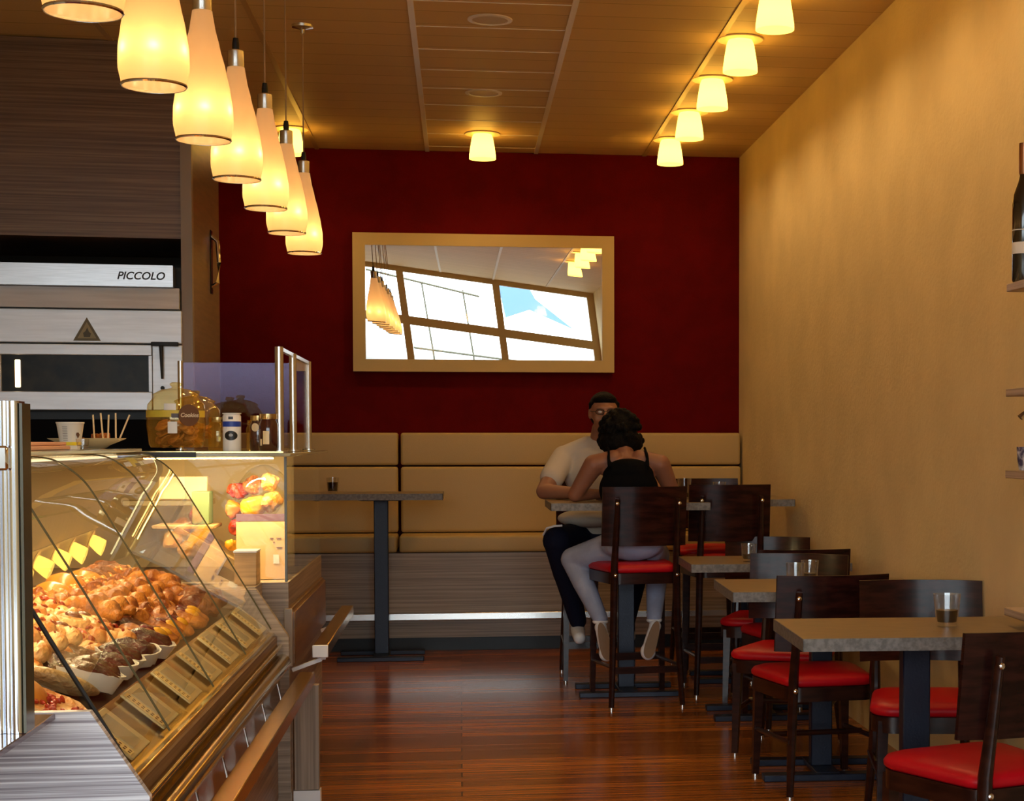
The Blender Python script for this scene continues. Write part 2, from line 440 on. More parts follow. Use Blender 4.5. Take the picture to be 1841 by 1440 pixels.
# ================================================================== CHAIRS
def panel_mesh(w, z0, z1, h):
    def fn(u, v, off=0):
        x = (u - .5) * w
        y = -.262 + .95 * x * x - (v - .5) * .035 + off
        return (x, y, z0 + (z1 - z0) * v - .02 * (1 - (2 * x / w) ** 2) * (v - .5) * 0)
    b = MB(); n, k = 18, 8
    g = {}
    for s_, off in ((0, 0), (1, .013)):
        for i in range(n + 1):
            for j in range(k + 1): g[s_, i, j] = b.bm.verts.new(fn(i / n, j / k, off))
    for i in range(n):
        for j in range(k):
            b.bm.faces.new((g[0, i, j], g[0, i + 1, j], g[0, i + 1, j + 1], g[0, i, j + 1]))
            b.bm.faces.new((g[1, i, j], g[1, i, j + 1], g[1, i + 1, j + 1], g[1, i + 1, j]))
    for i in range(n):
        b.bm.faces.new((g[0, i, 0], g[1, i, 0], g[1, i + 1, 0], g[0, i + 1, 0])); b.bm.faces.new((g[0, i, k], g[0, i + 1, k], g[1, i + 1, k], g[1, i, k]))
    for j in range(k):
        b.bm.faces.new((g[0, 0, j], g[0, 0, j + 1], g[1, 0, j + 1], g[1, 0, j])); b.bm.faces.new((g[0, n, j], g[1, n, j], g[1, n, j + 1], g[0, n, j + 1]))
    return b


def seat_outline(k=1.0):
    pts = []
    for (cx, cy, r, a0) in ((.14, .14, .085, 0), (-.14, .14, .085, 90), (-.125, -.16, .06, 180), (.125, -.16, .06, 270)):
        for i in range(7):
            a = math.radians(a0 + 15 * i); pts.append(((cx + r * math.cos(a)) * k, (cy + r * math.sin(a)) * k))
    return pts


def make_chair(name, label, h, group, panel):
    t = thing(name, label, 'stool' if h > .6 else 'chair', (0, 0, 0), 0, group)
    # domed cushion from stacked outlines
    prof = [(.96, h - .042), (1.0, h - .034), (1.01, h - .02), (.97, h - .006), (.85, h + .004), (.5, h + .010), (.15, h + .012)]
    b = MB(); rings = [[b.bm.verts.new((x, y, z)) for x, y in seat_outline(k)] for k, z in prof]
    n = len(rings[0])
    for i in range(len(rings) - 1):
        for q in range(n): b.bm.faces.new((rings[i][q], rings[i][(q + 1) % n], rings[i + 1][(q + 1) % n], rings[i + 1][q]))
    b.bm.faces.new(rings[0][::-1]); b.bm.faces.new(rings[-1])
    b.build('seat_cushion', M['red'], t, angle=60)
    b = MB(); o1 = seat_outline(.985); o2 = seat_outline(.86)
    lo = [b.bm.verts.new((x, y, h - .10)) for x, y in o1]; hi = [b.bm.verts.new((x, y, h - .043)) for x, y in o1]
    li = [b.bm.verts.new((x, y, h - .10)) for x, y in o2]; hi2 = [b.bm.verts.new((x, y, h - .043)) for x, y in o2]
    for q in range(n):
        p = (q + 1) % n
        b.bm.faces.new((lo[q], lo[p], hi[p], hi[q])); b.bm.faces.new((li[q], hi2[q], hi2[p], li[p]))
        b.bm.faces.new((lo[q], li[q], li[p], lo[p])); b.bm.faces.new((hi[q], hi[p], hi2[p], hi2[q]))
    b.build('seat_frame', M['dark'], t)
    top = h + panel[1] - .02
    panel_mesh(panel[2], h + panel[0], h + panel[1], h).build('backrest', M['darkp'], t)
    rr = .20 if h > .6 else .30
    for sx in (-1, 1):
        pts = [(.19 * sx, -.27, .012), (.172 * sx, -.235, h * .55), (.166 * sx, -.238, h), (.163 * sx, -.262, h + .15), (.16 * sx, -.292, h + panel[1] - .06)]
        lg = B().tube(pts, [.015, .02, .021, .017, .013], 10, scale=(.95, 1.15)).build('rear_leg', M['dark'], t)
        B().lathe([(0, 0), (.016, 0), (.016, .012), (0, .012)], (.19 * sx, -.27, 0), 12).build('foot_cap', M['alu'], lg)
        for z, y in ((h - .05, -.262), (h + panel[1] - .085, -.306)):
            B().ball((.165 * sx, y, z), (.010, .006, .010), u=10, v=8).build('bolt', M['chrome'], lg)
        lg = B().bar((.185 * sx, .185, h - .06), (.195 * sx, .20, .012), .038, .036, .026, .024).build('front_leg', M['dark'], t)
        B().lathe([(0, 0), (.014, 0), (.014, .012), (0, .012)], (.195 * sx, .20, 0), 12).build('foot_cap', M['alu'], lg)
        zz = .20 if h > .6 else .20
        B().tube([(.192 * sx, .195, zz), (.184 * sx, -.255, zz + .02)], .011, 8).build('stretcher', M['dark'], t)
    if h > .6:
        B().bar((-.19, .196, .215), (.19, .196, .215), .022, .04).build('footrest', M['dark'], t)
        B().bar((-.184, -.25, .20), (.184, -.25, .20), .02, .035).build('stretcher', M['dark'], t)
    else:
        B().tube([(-.188, -.03, .215), (.188, -.03, .215)], .011, 8).build('stretcher', M['dark'], t)
    return t


CG = 'low chairs with red seats'; SG = 'high stools with dark curved backs'
ch = make_chair('cafe_chair', 'nearest dark wooden chair with red seat, cut off by the photo at lower right', .47, CG, (.10, .40, .46))
ch.location = (1.505, 4.70, 0); ch.rotation_euler = (0, 0, math.radians(20))
R_ = math.radians
copy_tree(ch, 'dark wooden chair with red seat behind the nearest table, its front towards the viewer', (1.68, 5.86, 0), R_(172))
copy_tree(ch, 'red-seated wooden chair seen from behind, at the near side of the middle table', (1.425, 6.62, 0), R_(6))
copy_tree(ch, 'dark wooden chair with red seat tucked at the far side of the middle table', (1.46, 7.36, 0), R_(156))
copy_tree(ch, 'dark wooden chair with red seat, its back turned to us at the farthest low table', (1.63, 8.12, 0), R_(4))
copy_tree(ch, 'dark wooden chair with red seat between the farthest low table and the high stools', (1.60, 8.70, 0), R_(166))
st = make_chair('bar_stool', 'high dark stool with red seat on which the woman in black sits', .745, SG, (.10, .41, .45))
st.location = (.925, 8.86, 0); st.rotation_euler = (0, 0, R_(7))
copy_tree(st, 'empty high dark stool right of the woman, its curved back towards the viewer', (1.455, 9.20, 0), R_(0))
copy_tree(st, 'high dark stool by the wall, only the rim of its back showing behind the glasses', (1.52, 10.12, 0), R_(184))
copy_tree(st, 'high dark stool under the man in the white shirt', (.79, 9.77, 0), R_(180))

# ================================================================== GLASSES
def tumbler(label, x, y, z, r=.036, h=.09, fill=None, rz=0, group='drinking glasses'):
    t = thing('drinking_glass', label, 'glass', (x, y, z), rz, group)
    b = B(); n = 24
    prof = [(0, .001), (r * .72, .001), (r * .78, .015), (r * .86, h * .35), (r, h), (r * .95, h), (r * .80, h * .36), (r * .70, .014), (0, .012)]
    b.lathe(prof, n=n)
    for v in b.bm.verts:          # faceted lower half
        a = math.atan2(v.co.y, v.co.x)
        if v.co.z < h * .55 and v.co.xy.length > r * .74: v.co.xy *= 1 + .035 * math.cos(a * 8)
    b.build('glass_body', M['tumbler'], t)
    if fill:
        B().lathe([(0, .0135), (r * .69, .0145), (r * .78, h * fill), (0, h * fill)]).build('drink', M['coffee'], t)
    return t


tumbler('clear glass with a dark drink on the nearest low table', 1.575, 5.28, .7905, .045, .105, .5)
tumbler('left one of two clear glasses on the middle low table', 1.375, 6.78, .7905, .041, .098)
tumbler('right one of two glasses on the middle low table, dark drink left in it', 1.465, 6.92, .7905, .038, .098, .45)
tumbler('clear glass with dark drink on the farthest low table', 1.425, 8.20, .7905, .040, .09, .4)
tumbler('tall clear glass on the high table just right of the woman in black', 1.262, 9.40, 1.0605, .040, .12, .3)
tumbler('short glass beside the grey cloth on the high table by the wall', 1.51, 9.70, 1.0605, .040, .09, .3)
tumbler('small glass with a dark drink on the lone high table before the bench', -.80, 10.70, 1.0605, .042, .10, .7)
b = B().grid(lambda u, v: (1.50 + u * .17, 9.42 + v * .15, 1.064 + .018 * math.sin(u * PI) * (1 + .4 * math.sin(v * 7))), 14, 10)
b.grid(lambda u, v: (1.50 + u * .17, 9.42 + v * .15, 1.0615), 4, 4)
tag(b.build('folded_cloth', mat('grey_cloth', (.32, .30, .29), .8)), 'small folded grey cloth on the high table against the yellow wall', 'cloth')

# ================================================================== WALL SHELVES AND THEIR THINGS
M['shelf'] = laminate('shelf_laminate', (.30, .20, .13), (.42, .30, .21), (.55, .42, .32))
for z, lab in ((1.905, 'topmost short laminate shelf on the yellow wall, with wine bottles'), (1.565, 'second laminate shelf from the top on the yellow wall, with a hook below it'),
               (1.30, 'third laminate shelf from the top on the yellow wall, holding a patterned cup'), (.85, 'lowest laminate shelf on the yellow wall, level with the near table')):
    tag(B().box(1.765, WX - .001, 3.6, 5.27, z - .026, z, .002, 1).build('wall_shelf', M['shelf']), lab, 'shelf', 'shelves on the yellow wall')
M['bottle'] = mat('dark_bottle_glass', (.012, .008, .006), .06, coat=1)
def bottle(x, y, z, label):
    t = thing('wine_bottle', label, 'bottle', (x, y, z), 0, 'bottles on the top shelf')
    B().lathe([(0, .002), (.034, 0), (.037, .008), (.037, .25), (.034, .28), (.018, .325), (.0145, .34), (.0145, .40), (.0165, .402), (.0165, .412), (0, .412)]).build('bottle_body', M['bottle'], t)
    B().lathe([(.0376, .09), (.0378, .092), (.0378, .125), (.0376, .127)]).build('label', M['paper'], t)
    B().lathe([(.0376, .165), (.0377, .167), (.0377, .168)]).build('neck_ring', M['paper'], t)
    B().lathe([(.0155, .345), (.0172, .35), (.0172, .445), (0, .447)]).build('capsule', mat('copper_foil', (.45, .22, .12), .3, metal=1), t)
bottle(1.803, 5.215, 1.906, 'far one of two dark wine bottles on the topmost shelf')
bottle(1.86, 5.06, 1.906, 'near one of two dark wine bottles on the topmost shelf')
cupt = thing('patterned_cup', 'small white cup with dark pattern on the third shelf of the yellow wall', 'cup', (1.812, 5.18, 1.301), math.pi)
B().lathe([(0, 0), (.03, 0), (.036, .04), (.038, .075), (.035, .075), (.03, .01), (0, .01)]).build('cup_body', mat('white_patterned_china', (.75, .73, .75), .3, col2=(.05, .04, .10), nscale=45), cupt)
B().tube([(-.036, 0, .06), (-.058, 0, .05), (-.058, 0, .03), (-.034, 0, .02)], .004, 8).build('handle', M['white'], cupt)
hk = B().tube([(1.82, 5.2, 1.537), (1.822, 5.2, 1.50), (1.806, 5.2, 1.485), (1.79, 5.2, 1.47)], [.003, .003, .008, .011], 10).build('hanging_hook', M['chrome'])
tag(hk, 'small chrome hook hanging under the second shelf', 'hook')

# ================================================================== CEILING CUP LAMPS
def shade_mat(name, c1, c2, s, z0, z1):
    m = bpy.data.materials.new(name); m.use_nodes = True; t = m.node_tree; t.nodes.clear()
    o = t.nodes.new('ShaderNodeOutputMaterial'); e = t.nodes.new('ShaderNodeEmission'); e.inputs[0].default_value = (*c1, 1); e.inputs[1].default_value = s
    d = t.nodes.new('ShaderNodeBsdfTranslucent'); d.inputs[0].default_value = (*c2, 1)
    a = t.nodes.new('ShaderNodeAddShader'); t.links.new(e.outputs[0], a.inputs[0]); t.links.new(d.outputs[0], a.inputs[1])
    t.links.new(a.outputs[0], o.inputs[0])
    return m


M['cup'] = shade_mat('glowing_cup_shade', (1, .66, .13), (.75, .62, .30), 1.9, 0, 1)
CUPL = []
def make_cup(label):
    t = thing('ceiling_lamp', label, 'lamp', (0, 0, CZ), 0, 'cup lamps on the ceiling')
    B().lathe([(0, 0), (.112, 0), (.115, -.004), (.112, -.008), (0, -.009)]).build('ceiling_plate', M['cuprim'], t)
    B().lathe([(.060, -.010), (.068, -.03), (.078, -.09), (.085, -.14), (.0855, -.165), (.0825, -.165), (.082, -.14), (.074, -.09), (.062, -.03), (.056, -.012)]).build('lamp_shade', M['cup'], t)
    bl = B().ball((0, 0, -.075), (.020, .020, .032), u=14, v=10).build('bulb', M['bulb'], t)
    return t


M['cuprim'] = mat('lamp_plate', (.85, .70, .45), .4)
M['bulb'] = emission('warm_bulb', (1, .72, .32), 14)
cup0 = make_cup('cup lamp on the ceiling')
CL = [(1.375, 10.95, 'fifth of the five cup lamps along the yellow wall, nearest the red wall'), (1.375, 10.02, 'fourth cup lamp along the yellow wall, second from the red wall'),
      (1.375, 9.10, 'third of the five cup lamps along the yellow wall'), (1.375, 8.18, 'second cup lamp along the yellow wall, full shade in view'),
      (1.385, 7.32, 'cup lamp along the yellow wall whose top is cut by the photo edge'),
      (.15, 10.90, 'single cup lamp on the ceiling above the wall mirror'), (-1.06, 10.88, 'cup lamp on the ceiling half hidden behind the pendant lamps')]
for (x, y) in ((1.385, 6.4), (1.385, 5.5), (1.385, 4.6), (1.385, 3.4)): CL.append((x, y, 'cup lamp on the ceiling seen only in the wall mirror'))
for i, (x, y, lab) in enumerate(CL):
    if i == 0: c = cup0; c.location = (x, y, CZ); c['label'] = lab
    else: c = copy_tree(cup0, lab, (x, y, CZ))
    l = bpy.data.lights.new('cup_light', 'POINT'); l.energy = 6.2; l.color = (1, .64, .28); l.shadow_soft_size = .03
    lo = bpy.data.objects.new('cup_light', l); COL.objects.link(lo); lo.location = (0, 0, -.125); lo.parent = c

# recessed ceiling discs
for x, y, lab in ((.14, 9.62, 'round recessed ceiling disc nearer the red wall, behind the other disc'), (.147, 7.95, 'round recessed ceiling disc nearest the top edge of the photo')):
    t = thing('recessed_spot', lab, 'ceiling spot', (x, y, CZ), 0, 'recessed ceiling discs')
    B().lathe([(.085, 0), (.105, -.001), (.105, -.006), (.085, -.008), (.083, 0)]).build('rim', M['runner'], t)
    B().lathe([(0, -.002), (.083, -.004), (.083, -.001)]).build('disc', mat('spot_disc', (.62, .50, .30), .5), t)

# ================================================================== PENDANT LAMPS
def pend_mat():
    m = bpy.data.materials.new('frosted_pendant_glass'); m.use_nodes = True; t = m.node_tree; t.nodes.clear()
    o = t.nodes.new('ShaderNodeOutputMaterial')
    tl = t.nodes.new('ShaderNodeBsdfTranslucent'); tl.inputs[0].default_value = (.95, .68, .34, 1)
    df = t.nodes.new('ShaderNodeBsdfDiffuse'); df.inputs[0].default_value = (.72, .50, .26, 1)
    gl = t.nodes.new('ShaderNodeBsdfGlossy'); gl.inputs[0].default_value = (1, 1, 1, 1); gl.inputs['Roughness'].default_value = .25
    em = t.nodes.new('ShaderNodeEmission'); em.inputs[0].default_value = (1, .60, .27, 1); em.inputs[1].default_value = .20
    m1 = t.nodes.new('ShaderNodeMixShader'); m1.inputs[0].default_value = .45
    m2 = t.nodes.new('ShaderNodeMixShader'); m2.inputs[0].default_value = .05
    ad = t.nodes.new('ShaderNodeAddShader')
    t.links.new(tl.outputs[0], m1.inputs[1]); t.links.new(df.outputs[0], m1.inputs[2])
    t.links.new(m1.outputs[0], m2.inputs[1]); t.links.new(gl.outputs[0], m2.inputs[2])
    t.links.new(m2.outputs[0], ad.inputs[0]); t.links.new(em.outputs[0], ad.inputs[1]); t.links.new(ad.outputs[0], o.inputs[0])
    return m


M['pend'] = pend_mat()
M['cord'] = mat('pale_cord', (.42, .28, .16), .6)
def make_pendant(label):
    t = thing('pendant_lamp', label, 'lamp', (0, 0, CZ), 0, 'pendant lamps over the counter')
    B().lathe([(0, 0), (.052, 0), (.05, -.012), (.012, -.022), (.010, -.04), (0, -.042)]).build('ceiling_canopy', M['alu'], t)
    B().tube([(0, 0, -.03), (0, 0, -.62)], .0035, 8).build('cord', M['cord'], t)
    B().lathe([(0, -.60), (.009, -.60), (.012, -.62), (.012, -.645), (0, -.645)], n=14).build('cable_grip', M['black'], t)
    B().lathe([(0, -.642), (.026, -.642), (.0275, -.645), (.0275, -.70), (.026, -.705), (0, -.706)]).build('socket_cap', M['alu'], t, angle=25)
    zt, zb = -.70, -1.08
    prof = []
    P = [(0, .029), (.12, .036), (.28, .050), (.45, .066), (.62, .079), (.76, .0865), (.88, .0875), (1, .0785)]
    for i in range(29):
        u = i / 28
        for (a, ra), (b_, rb) in zip(P, P[1:]):
            if a <= u <= b_ + 1e-9:
                s = (u - a) / (b_ - a); prof.append((ra + (rb - ra) * (s * s * (3 - 2 * s) * .35 + s * .65), zt + (zb - zt) * u)); break
    B().lathe(prof, n=36).build('lamp_shade', M['pend'], t, angle=90)
    B().lathe([(.079, zb - .003), (.082, zb), (.081, zb + .004), (.077, zb + .003), (.077, zb - .002)], n=36).build('rim', M['chrome'], t)
    bu = B()
    for k in range(6):
        a = -1.40 + k * PI / 3; bu = B().ball((.052 * math.cos(a), .052 * math.sin(a), zb + .10), (.007, .007, .016), u=8, v=6)
        bu.build('bulb', M['bulbp'], t)
    return t


M['bulbp'] = emission('halogen_bulb', (1, .70, .30), 20)
PL = [(3.64, -.775, 'pendant lamp of which only the bottom rim shows at the top left edge'), (4.376, -.762, 'second pendant lamp from the left, its neck cut by the photo top edge'),
      (5.141, -.754, 'third pendant lamp from the left with its metal cap at the photo top edge'), (5.90, -.755, 'fourth pendant lamp from the left, in the middle of the row'),
      (6.624, -.740, 'fifth pendant lamp from the left'), (7.394, -.738, 'sixth pendant lamp from the left, next to last in the row'), (8.18, -.736, 'rightmost and smallest-looking pendant lamp in front of the red wall')]
pd0 = make_pendant('pendant')
for i, (y, x, lab) in enumerate(PL):
    if i == 0: c = pd0; c.location = (x, y, CZ); c['label'] = lab; c.rotation_euler = (0, 0, 0)
    else: c = copy_tree(pd0, lab, (x, y, CZ), [0, 0, .03, .05, .52, .52, .52][i])
    for k in range(6):
        a = -1.40 + k * PI / 3
        l = bpy.data.lights.new('pendant_light', 'POINT'); l.energy = .085; l.color = (1, .70, .36); l.shadow_soft_size = .008
        lo = bpy.data.objects.new('pendant_light', l); COL.objects.link(lo); lo.parent = c; lo.location = (.074 * math.cos(a), .074 * math.sin(a), -1.08 + .085)
    
# ================================================================== TALL CABINET AND OVEN (back left)
XC = -1.323
tcb = thing('tall_cabinet', 'tall floor to ceiling cabinet with striped dark laminate front around the oven', 'cabinet', (XC, 8.62, 0))
DX = -1.75; SK = .07                       # front face turned slightly
def fy(x): return SK * x
B().prism([(DX, fy(DX)), (-.055, fy(-.055)), (-.055, .9), (DX, .9)], 2.40, CZ - .004, 'z').build('upper_front', M['lamdark'], tcb, smooth=False)
B().prism([(-.053, -.02), (0, -.02), (0, .03), (-.053, .03)], 0, CZ - .004, 'z').build('corner_trim', M['trim'], tcb, smooth=False)
B().box(-.05, 0,   .032, .93, 0, CZ - .004).build('side_door', M['brown'], tcb, smooth=False)
hd = B().tube([(0.002, .62, 2.22), (.035, .62, 2.24), (.042, .62, 2.35), (.035, .62, 2.46), (.002, .62, 2.49)], .011, 10).build('door_handle', M['chrome'], tcb)
B().box(0.0, .006, .59, .65, 2.18, 2.52, .002, 1).build('handle_plate', M['blackg'], hd)
B().box(DX, -.056, .88, .95, 0, 2.398).build('back_panel', M['black'], tcb, smooth=False)
# oven
ov = thing('bakery_oven', 'stainless steel deck oven with dark glass door and black lever under the tall cabinet', 'oven', (XC, 8.60, 0), math.atan(SK))
W_ = -1.62
ov.location = (-1.373, 8.60, 0)
B().box(W_, 0, .06, .72, 1.50, 2.26).build('oven_body', M['black'], ov, smooth=False)
B().prism([(.06, 2.255), (-.10, 2.255), (-.10, 2.15), (.06, 2.15)], W_, -.034, 'x').build('hood', M['steel'], ov, smooth=False)
B().prism([(.06, 2.148), (-.045, 2.148), (-.065, 2.045), (.06, 2.045)], W_, -.01, 'x').build('hood_apron', M['steelb'], ov, smooth=False)
B().box(W_, 0, -.03, .06, 1.875, 2.04, .004, 1).build('control_panel', M['steelb'], ov)
dr = B()
dr.box(W_, -.145, -.035, .05, 1.815, 1.868, .003, 1); dr.box(W_, -.145, -.035, .05, 1.545, 1.635, .003, 1); dr.box(-.925, -.852, -.035, .05, 1.636, 1.814, .003, 1); dr.box(-.160, -.145, -.035, .05, 1.636, 1.814)
dr = dr.build('oven_door', M['steelb'], ov)
B().box(-.852, -.160, -.012, -.006, 1.636, 1.814).build('door_glass', mat('oven_glass', (.035, .028, .015), .25, col2=(.012, .010, .006), nscale=9, spec=.12), dr, smooth=False)
B().box(-.79, -.765, -.016, -.013, 1.655, 1.79, .003, 1).build('oven_lamp', emission('oven_lamp', (1, .70, .40), 5), dr)
B().box(-.143, 0, -.03, .05, 1.545, 1.868, .003, 1).build('side_panel', M['steelb'], ov)
hn = B().box(-.145, -.015, -.075, -.035, 1.862, 1.882, .005, 2).tube([(-.098, -.055, 1.87), (-.094, -.055, 1.70)], [.011, .006], 10)
hn.build('lever', M['black'], ov)
B().lathe([(0, 0), (.010, 0), (.010, .01), (0, .012)], (0, 0, 0), 12).build('button', M['black'], ov, loc=(-.095, -.03, 1.655)).rotation_euler = (PI / 2, 0, 0)
tri = B().prism([(-.065, 0), (.065, 0), (0, .115)], -.002, 0).build('warning_triangle', mat('brass_sign', (.16, .13, .06), .5), ov, smooth=False, loc=(-.450, -.031, 1.885))
B().prism([(-.045, .012), (.045, .012), (0, .092)], -.003, -.002).build('triangle_field', mat('sign_field', (.36, .30, .15), .5), tri, smooth=False)
fl = B().prism([(-.014, .018), (.014, .018), (.019, .036), (.009, .046), (.002, .066), (-.006, .048), (-.018, .038)], -.0035, -.003).build('flame_symbol', mat('sign_symbol', (.09, .07, .03), .5), tri, smooth=False)
text('lettering', 'PICCOLO', .052, M['black'], ov, (-.186, -.1015, 2.200), (PI / 2, 0, 0), .25)
B().box(W_, 0, 0, .7, .95, 1.498).build('lower_oven', M['mblack'], ov, smooth=False)
B().box(W_, 0, -.06, .7, 0, .94).build('oven_stand', M['steel'], ov, smooth=False)

# ================================================================== DISPLAY CASE 1 (curved glass)
Y0, Y1 = 3.43, 6.15
pc = thing('curved_display_case', 'long pastry display case with curved glass panes and gold coloured rails', 'display case', (0, 0, 0))
EP = [(-1.75, .86), (-.733, .86), (-.619, .686), (-.615, .02), (-1.75, .02)]
B().prism(EP, Y0 - .012, Y0 + .012).build('end_panel', M['lamlight'], pc, smooth=False)
B().prism(EP, Y1 - .012, Y1 + .02).build('end_panel', M['lam'], pc, smooth=False)
ys = [3.45, 4.02, 4.72, 5.42, 6.13]
CP = [(-1.26, 1.354), (-1.18, 1.353), (-1.13, 1.351), (-1.093, 1.342), (-1.054, 1.318), (-1.020, 1.288), (-.993, 1.250), (-.968, 1.208), (-.922, 1.131), (-.876, 1.054), (-.822, .960), (-.75, .838), (-.680, .716)]
def curve_pt(u):
    """smooth position on the glass profile"""
    f = u * (len(CP) - 1); i = min(int(f), len(CP) - 2); s = f - i
    g = lambda k: Vector(CP[max(0, min(len(CP) - 1, k))])
    p0, p1, p2, p3 = g(i - 1), g(i), g(i + 1), g(i + 2)
    return .5 * ((2 * p1) + (-p0 + p2) * s + (2 * p0 - 5 * p1 + 4 * p2 - p3) * s * s + (-p0 + 3 * p1 - 3 * p2 + p3) * s ** 3)
for a, b in zip(ys, ys[1:]):
    gm = B().grid(lambda u, v: (curve_pt(u).x, a + .003 + (b - a - .006) * v, curve_pt(u).y), 60, 4)
    gp = gm.build('glass_pane', M['curve'], pc, angle=180)
    e = B().tube([(curve_pt(i / 40).x, b - .0005, curve_pt(i / 40).y) for i in range(41)], .0028, 6)
    e.build('pane_edge', M['seam'], gp)
e = B().tube([(curve_pt(.55 + i / 40 * .45).x + .004, ys[0] + .09, curve_pt(.55 + i / 40 * .45).y) for i in range(41)], .005, 6)
e.build('glass_strut', M['black'], pc)
B().box(-1.78, -1.125, Y0, Y1 - .01, 1.3555, 1.368, .002, 1).build('top_shelf', mat('top_glass_sheet', (.45, .50, .50), .08), pc)
B().box(-1.27, -1.23, Y0 + .02, Y1 - .03, 1.335, 1.353).build('lamp_housing', M['goldd'], pc, smooth=False)
B().box(-1.225, -1.20, Y0 + .05, Y1 - .06, 1.336, 1.344).build('led_strip', emission('led_strip', (1, .80, .45), 3), pc, smooth=False)
ar = bpy.data.lights.new('case_strip_light', 'AREA'); ar.shape = 'RECTANGLE'; ar.size = .04; ar.size_y = Y1 - Y0 - .2; ar.energy = 26; ar.color = (1, .76, .40)
ao = bpy.data.objects.new('case_strip_light', ar); COL.objects.link(ao); ao.parent = pc; ao.location = (-1.21, (Y0 + Y1) / 2, 1.333); ao.rotation_euler = (0, .25, 0)
B().box(-1.76, -1.72, Y0 + .02, Y1 - .02, .66, 1.352).build('rear_panel', mat('beige_rear_panel', (.50, .40, .22), .45), pc, smooth=False)
B().prism([(-1.71, .84), (-1.27, .83), (-.80, .79), (-.80, .70), (-1.71, .70)], Y0 + .014, Y1 - .014).build('display_deck', mat('dark_deck', (.10, .07, .04), .3, metal=.5), pc, smooth=False)
B().prism([(-.683, .704), (-.800, .800), (-.806, .794), (-.690, .697)], Y0 + .014, Y1 - .014).build('label_ramp', M['gold'], pc, smooth=False)
B().box(-1.70, -1.30, Y0 + .02, Y1 - .03, 1.155, 1.162).build('middle_shelf', M['case'], pc, smooth=False)
for y in (3.6, 4.7, 5.9): B().box(-1.72, -1.71, y, y + .02, 1.0, 1.34).build('shelf_upright', M['alu'], pc, smooth=False)
B().box(-.705, -.668, Y0 + .014, Y1 - .014, .684, .704, .003, 1).build('glass_channel', M['gold'], pc)
B().prism([(-.70, .684), (-.672, .684), (-.655, .60), (-.645, .40), (-.70, .40)], Y0 + .014, Y1 - .014).build('front_fascia', M['goldd'], pc, smooth=False)
B().tube([(-.648, Y0 + .014, .655), (-.648, Y1 - .014, .655)], .008, 10).build('upper_rail', M['gold'], pc)
B().tube([(-.632, Y0 + .014, .600), (-.632, Y1 - .06, .600), (-.640, Y1 - .02, .600)], .026, 20).build('bumper_roll', M['gold'], pc)
B().box(-1.7, -.66, Y0 + .013, Y1 - .013, .10, .69).build('base_cabinet', M['lamdark'], pc, smooth=False)
B().box(-1.7, -.70, Y0 + .013, Y1 - .013, 0, .10).build('plinth', M['black'], pc, smooth=False)
for y in (4.1, 4.55, 5.0, 5.45, 5.9):
    h_ = B().tube([(-.640, y, .575), (-.625, y + .01, .50), (-.622, y + .01, .44), (-.612, y + .01, .43), (-.605, y + .01, .45)], .003, 6)
    h_.build('bag_hook', M['chrome'], pc)
# front rail on posts
def rail(name, label, y0, y1, x, z, posts):
    t = thing(name, label, 'rail', (0, 0, 0), 0, 'counter rails')
    B().box(x - .028, x + .028, y0, y1, z - .045, z, .003, 1).build('rail_bar', mat(name + '_bar', (.55, .36, .16), .22, metal=1), t)
    B().box(x - .029, x + .029, y0 - .012, y0, z - .046, z + .001, .002, 1).build('end_cap', M['white'], t)
    for y in posts: B().bar((x, y, z - .06), (-.64, y, z - .10), .03, .014).bar((x, y, z - .045), (x, y, z - .062), .03, .014).build('rail_bracket', M['white'], t)
    return t
rail('tray_rail', 'long square metal rail along the curved display case', 2.9, 6.2, -.560, .551, (4.3, 5.9))
rail('tray_rail', 'short square metal rail with white end cap along the bread case', 6.42, 7.95, -.530, .621, (6.48, 7.8))
# leg under the rail's end
lg = thing('rail_post', 'flat laminate post with a white foot under the end of the long rail', 'post', (0, 0, 0))
B().box(-.608, -.520, 6.205, 6.25, .115, .50).build('post_panel', M['lamv'], lg, smooth=False)
B().box(-.612, -.516, 6.20, 6.255, 0, .112).build('foot', M['white'], lg, smooth=False)
B().box(-.640, -.612, 6.19, 6.24, .0, .50).build('edge_strip', M['brown'], lg, smooth=False)
# neighbouring counter at the near left
nc = thing('side_counter', 'dark glossy counter ledge at the lower left, carrying the bright chrome post', 'counter', (0, 0, 0))
B().box(-1.9, -1.25, 2.4, 3.415, 0, .845).build('counter_body', M['lamlight'], nc, smooth=False)
B().box(-1.9, -.798, 2.4, 3.417, .845, .858, .002, 1).build('counter_top', mat('dark_red_gloss_top', (.10, .03, .035), .08), nc)
cp = thing('chrome_post', 'bright chrome corner post with a clamp collar at the left photo edge', 'post', (-.822, 3.22, .8585))
pq = B().box(-.05, .018, -.02, .02, 0, .612)
for (xx, rr_) in ((-.040, .012), (-.022, .009), (-.006, .008), (.009, .010)): pq.tube([(xx, -.026, 0), (xx, -.026, .612)], rr_, 20)
pq.build('post_tube', mat('polished_steel', (.82, .86, .95), .10, metal=1), cp)
B().box(-.056, .003, -.047, -.03, .485, .53, .004, 1).build('clamp_collar', M['chrome'], cp)
B().box(.0205, .0255, -.03, .03, 0, .608).build('seal_strip', M['seam'], cp, smooth=False)

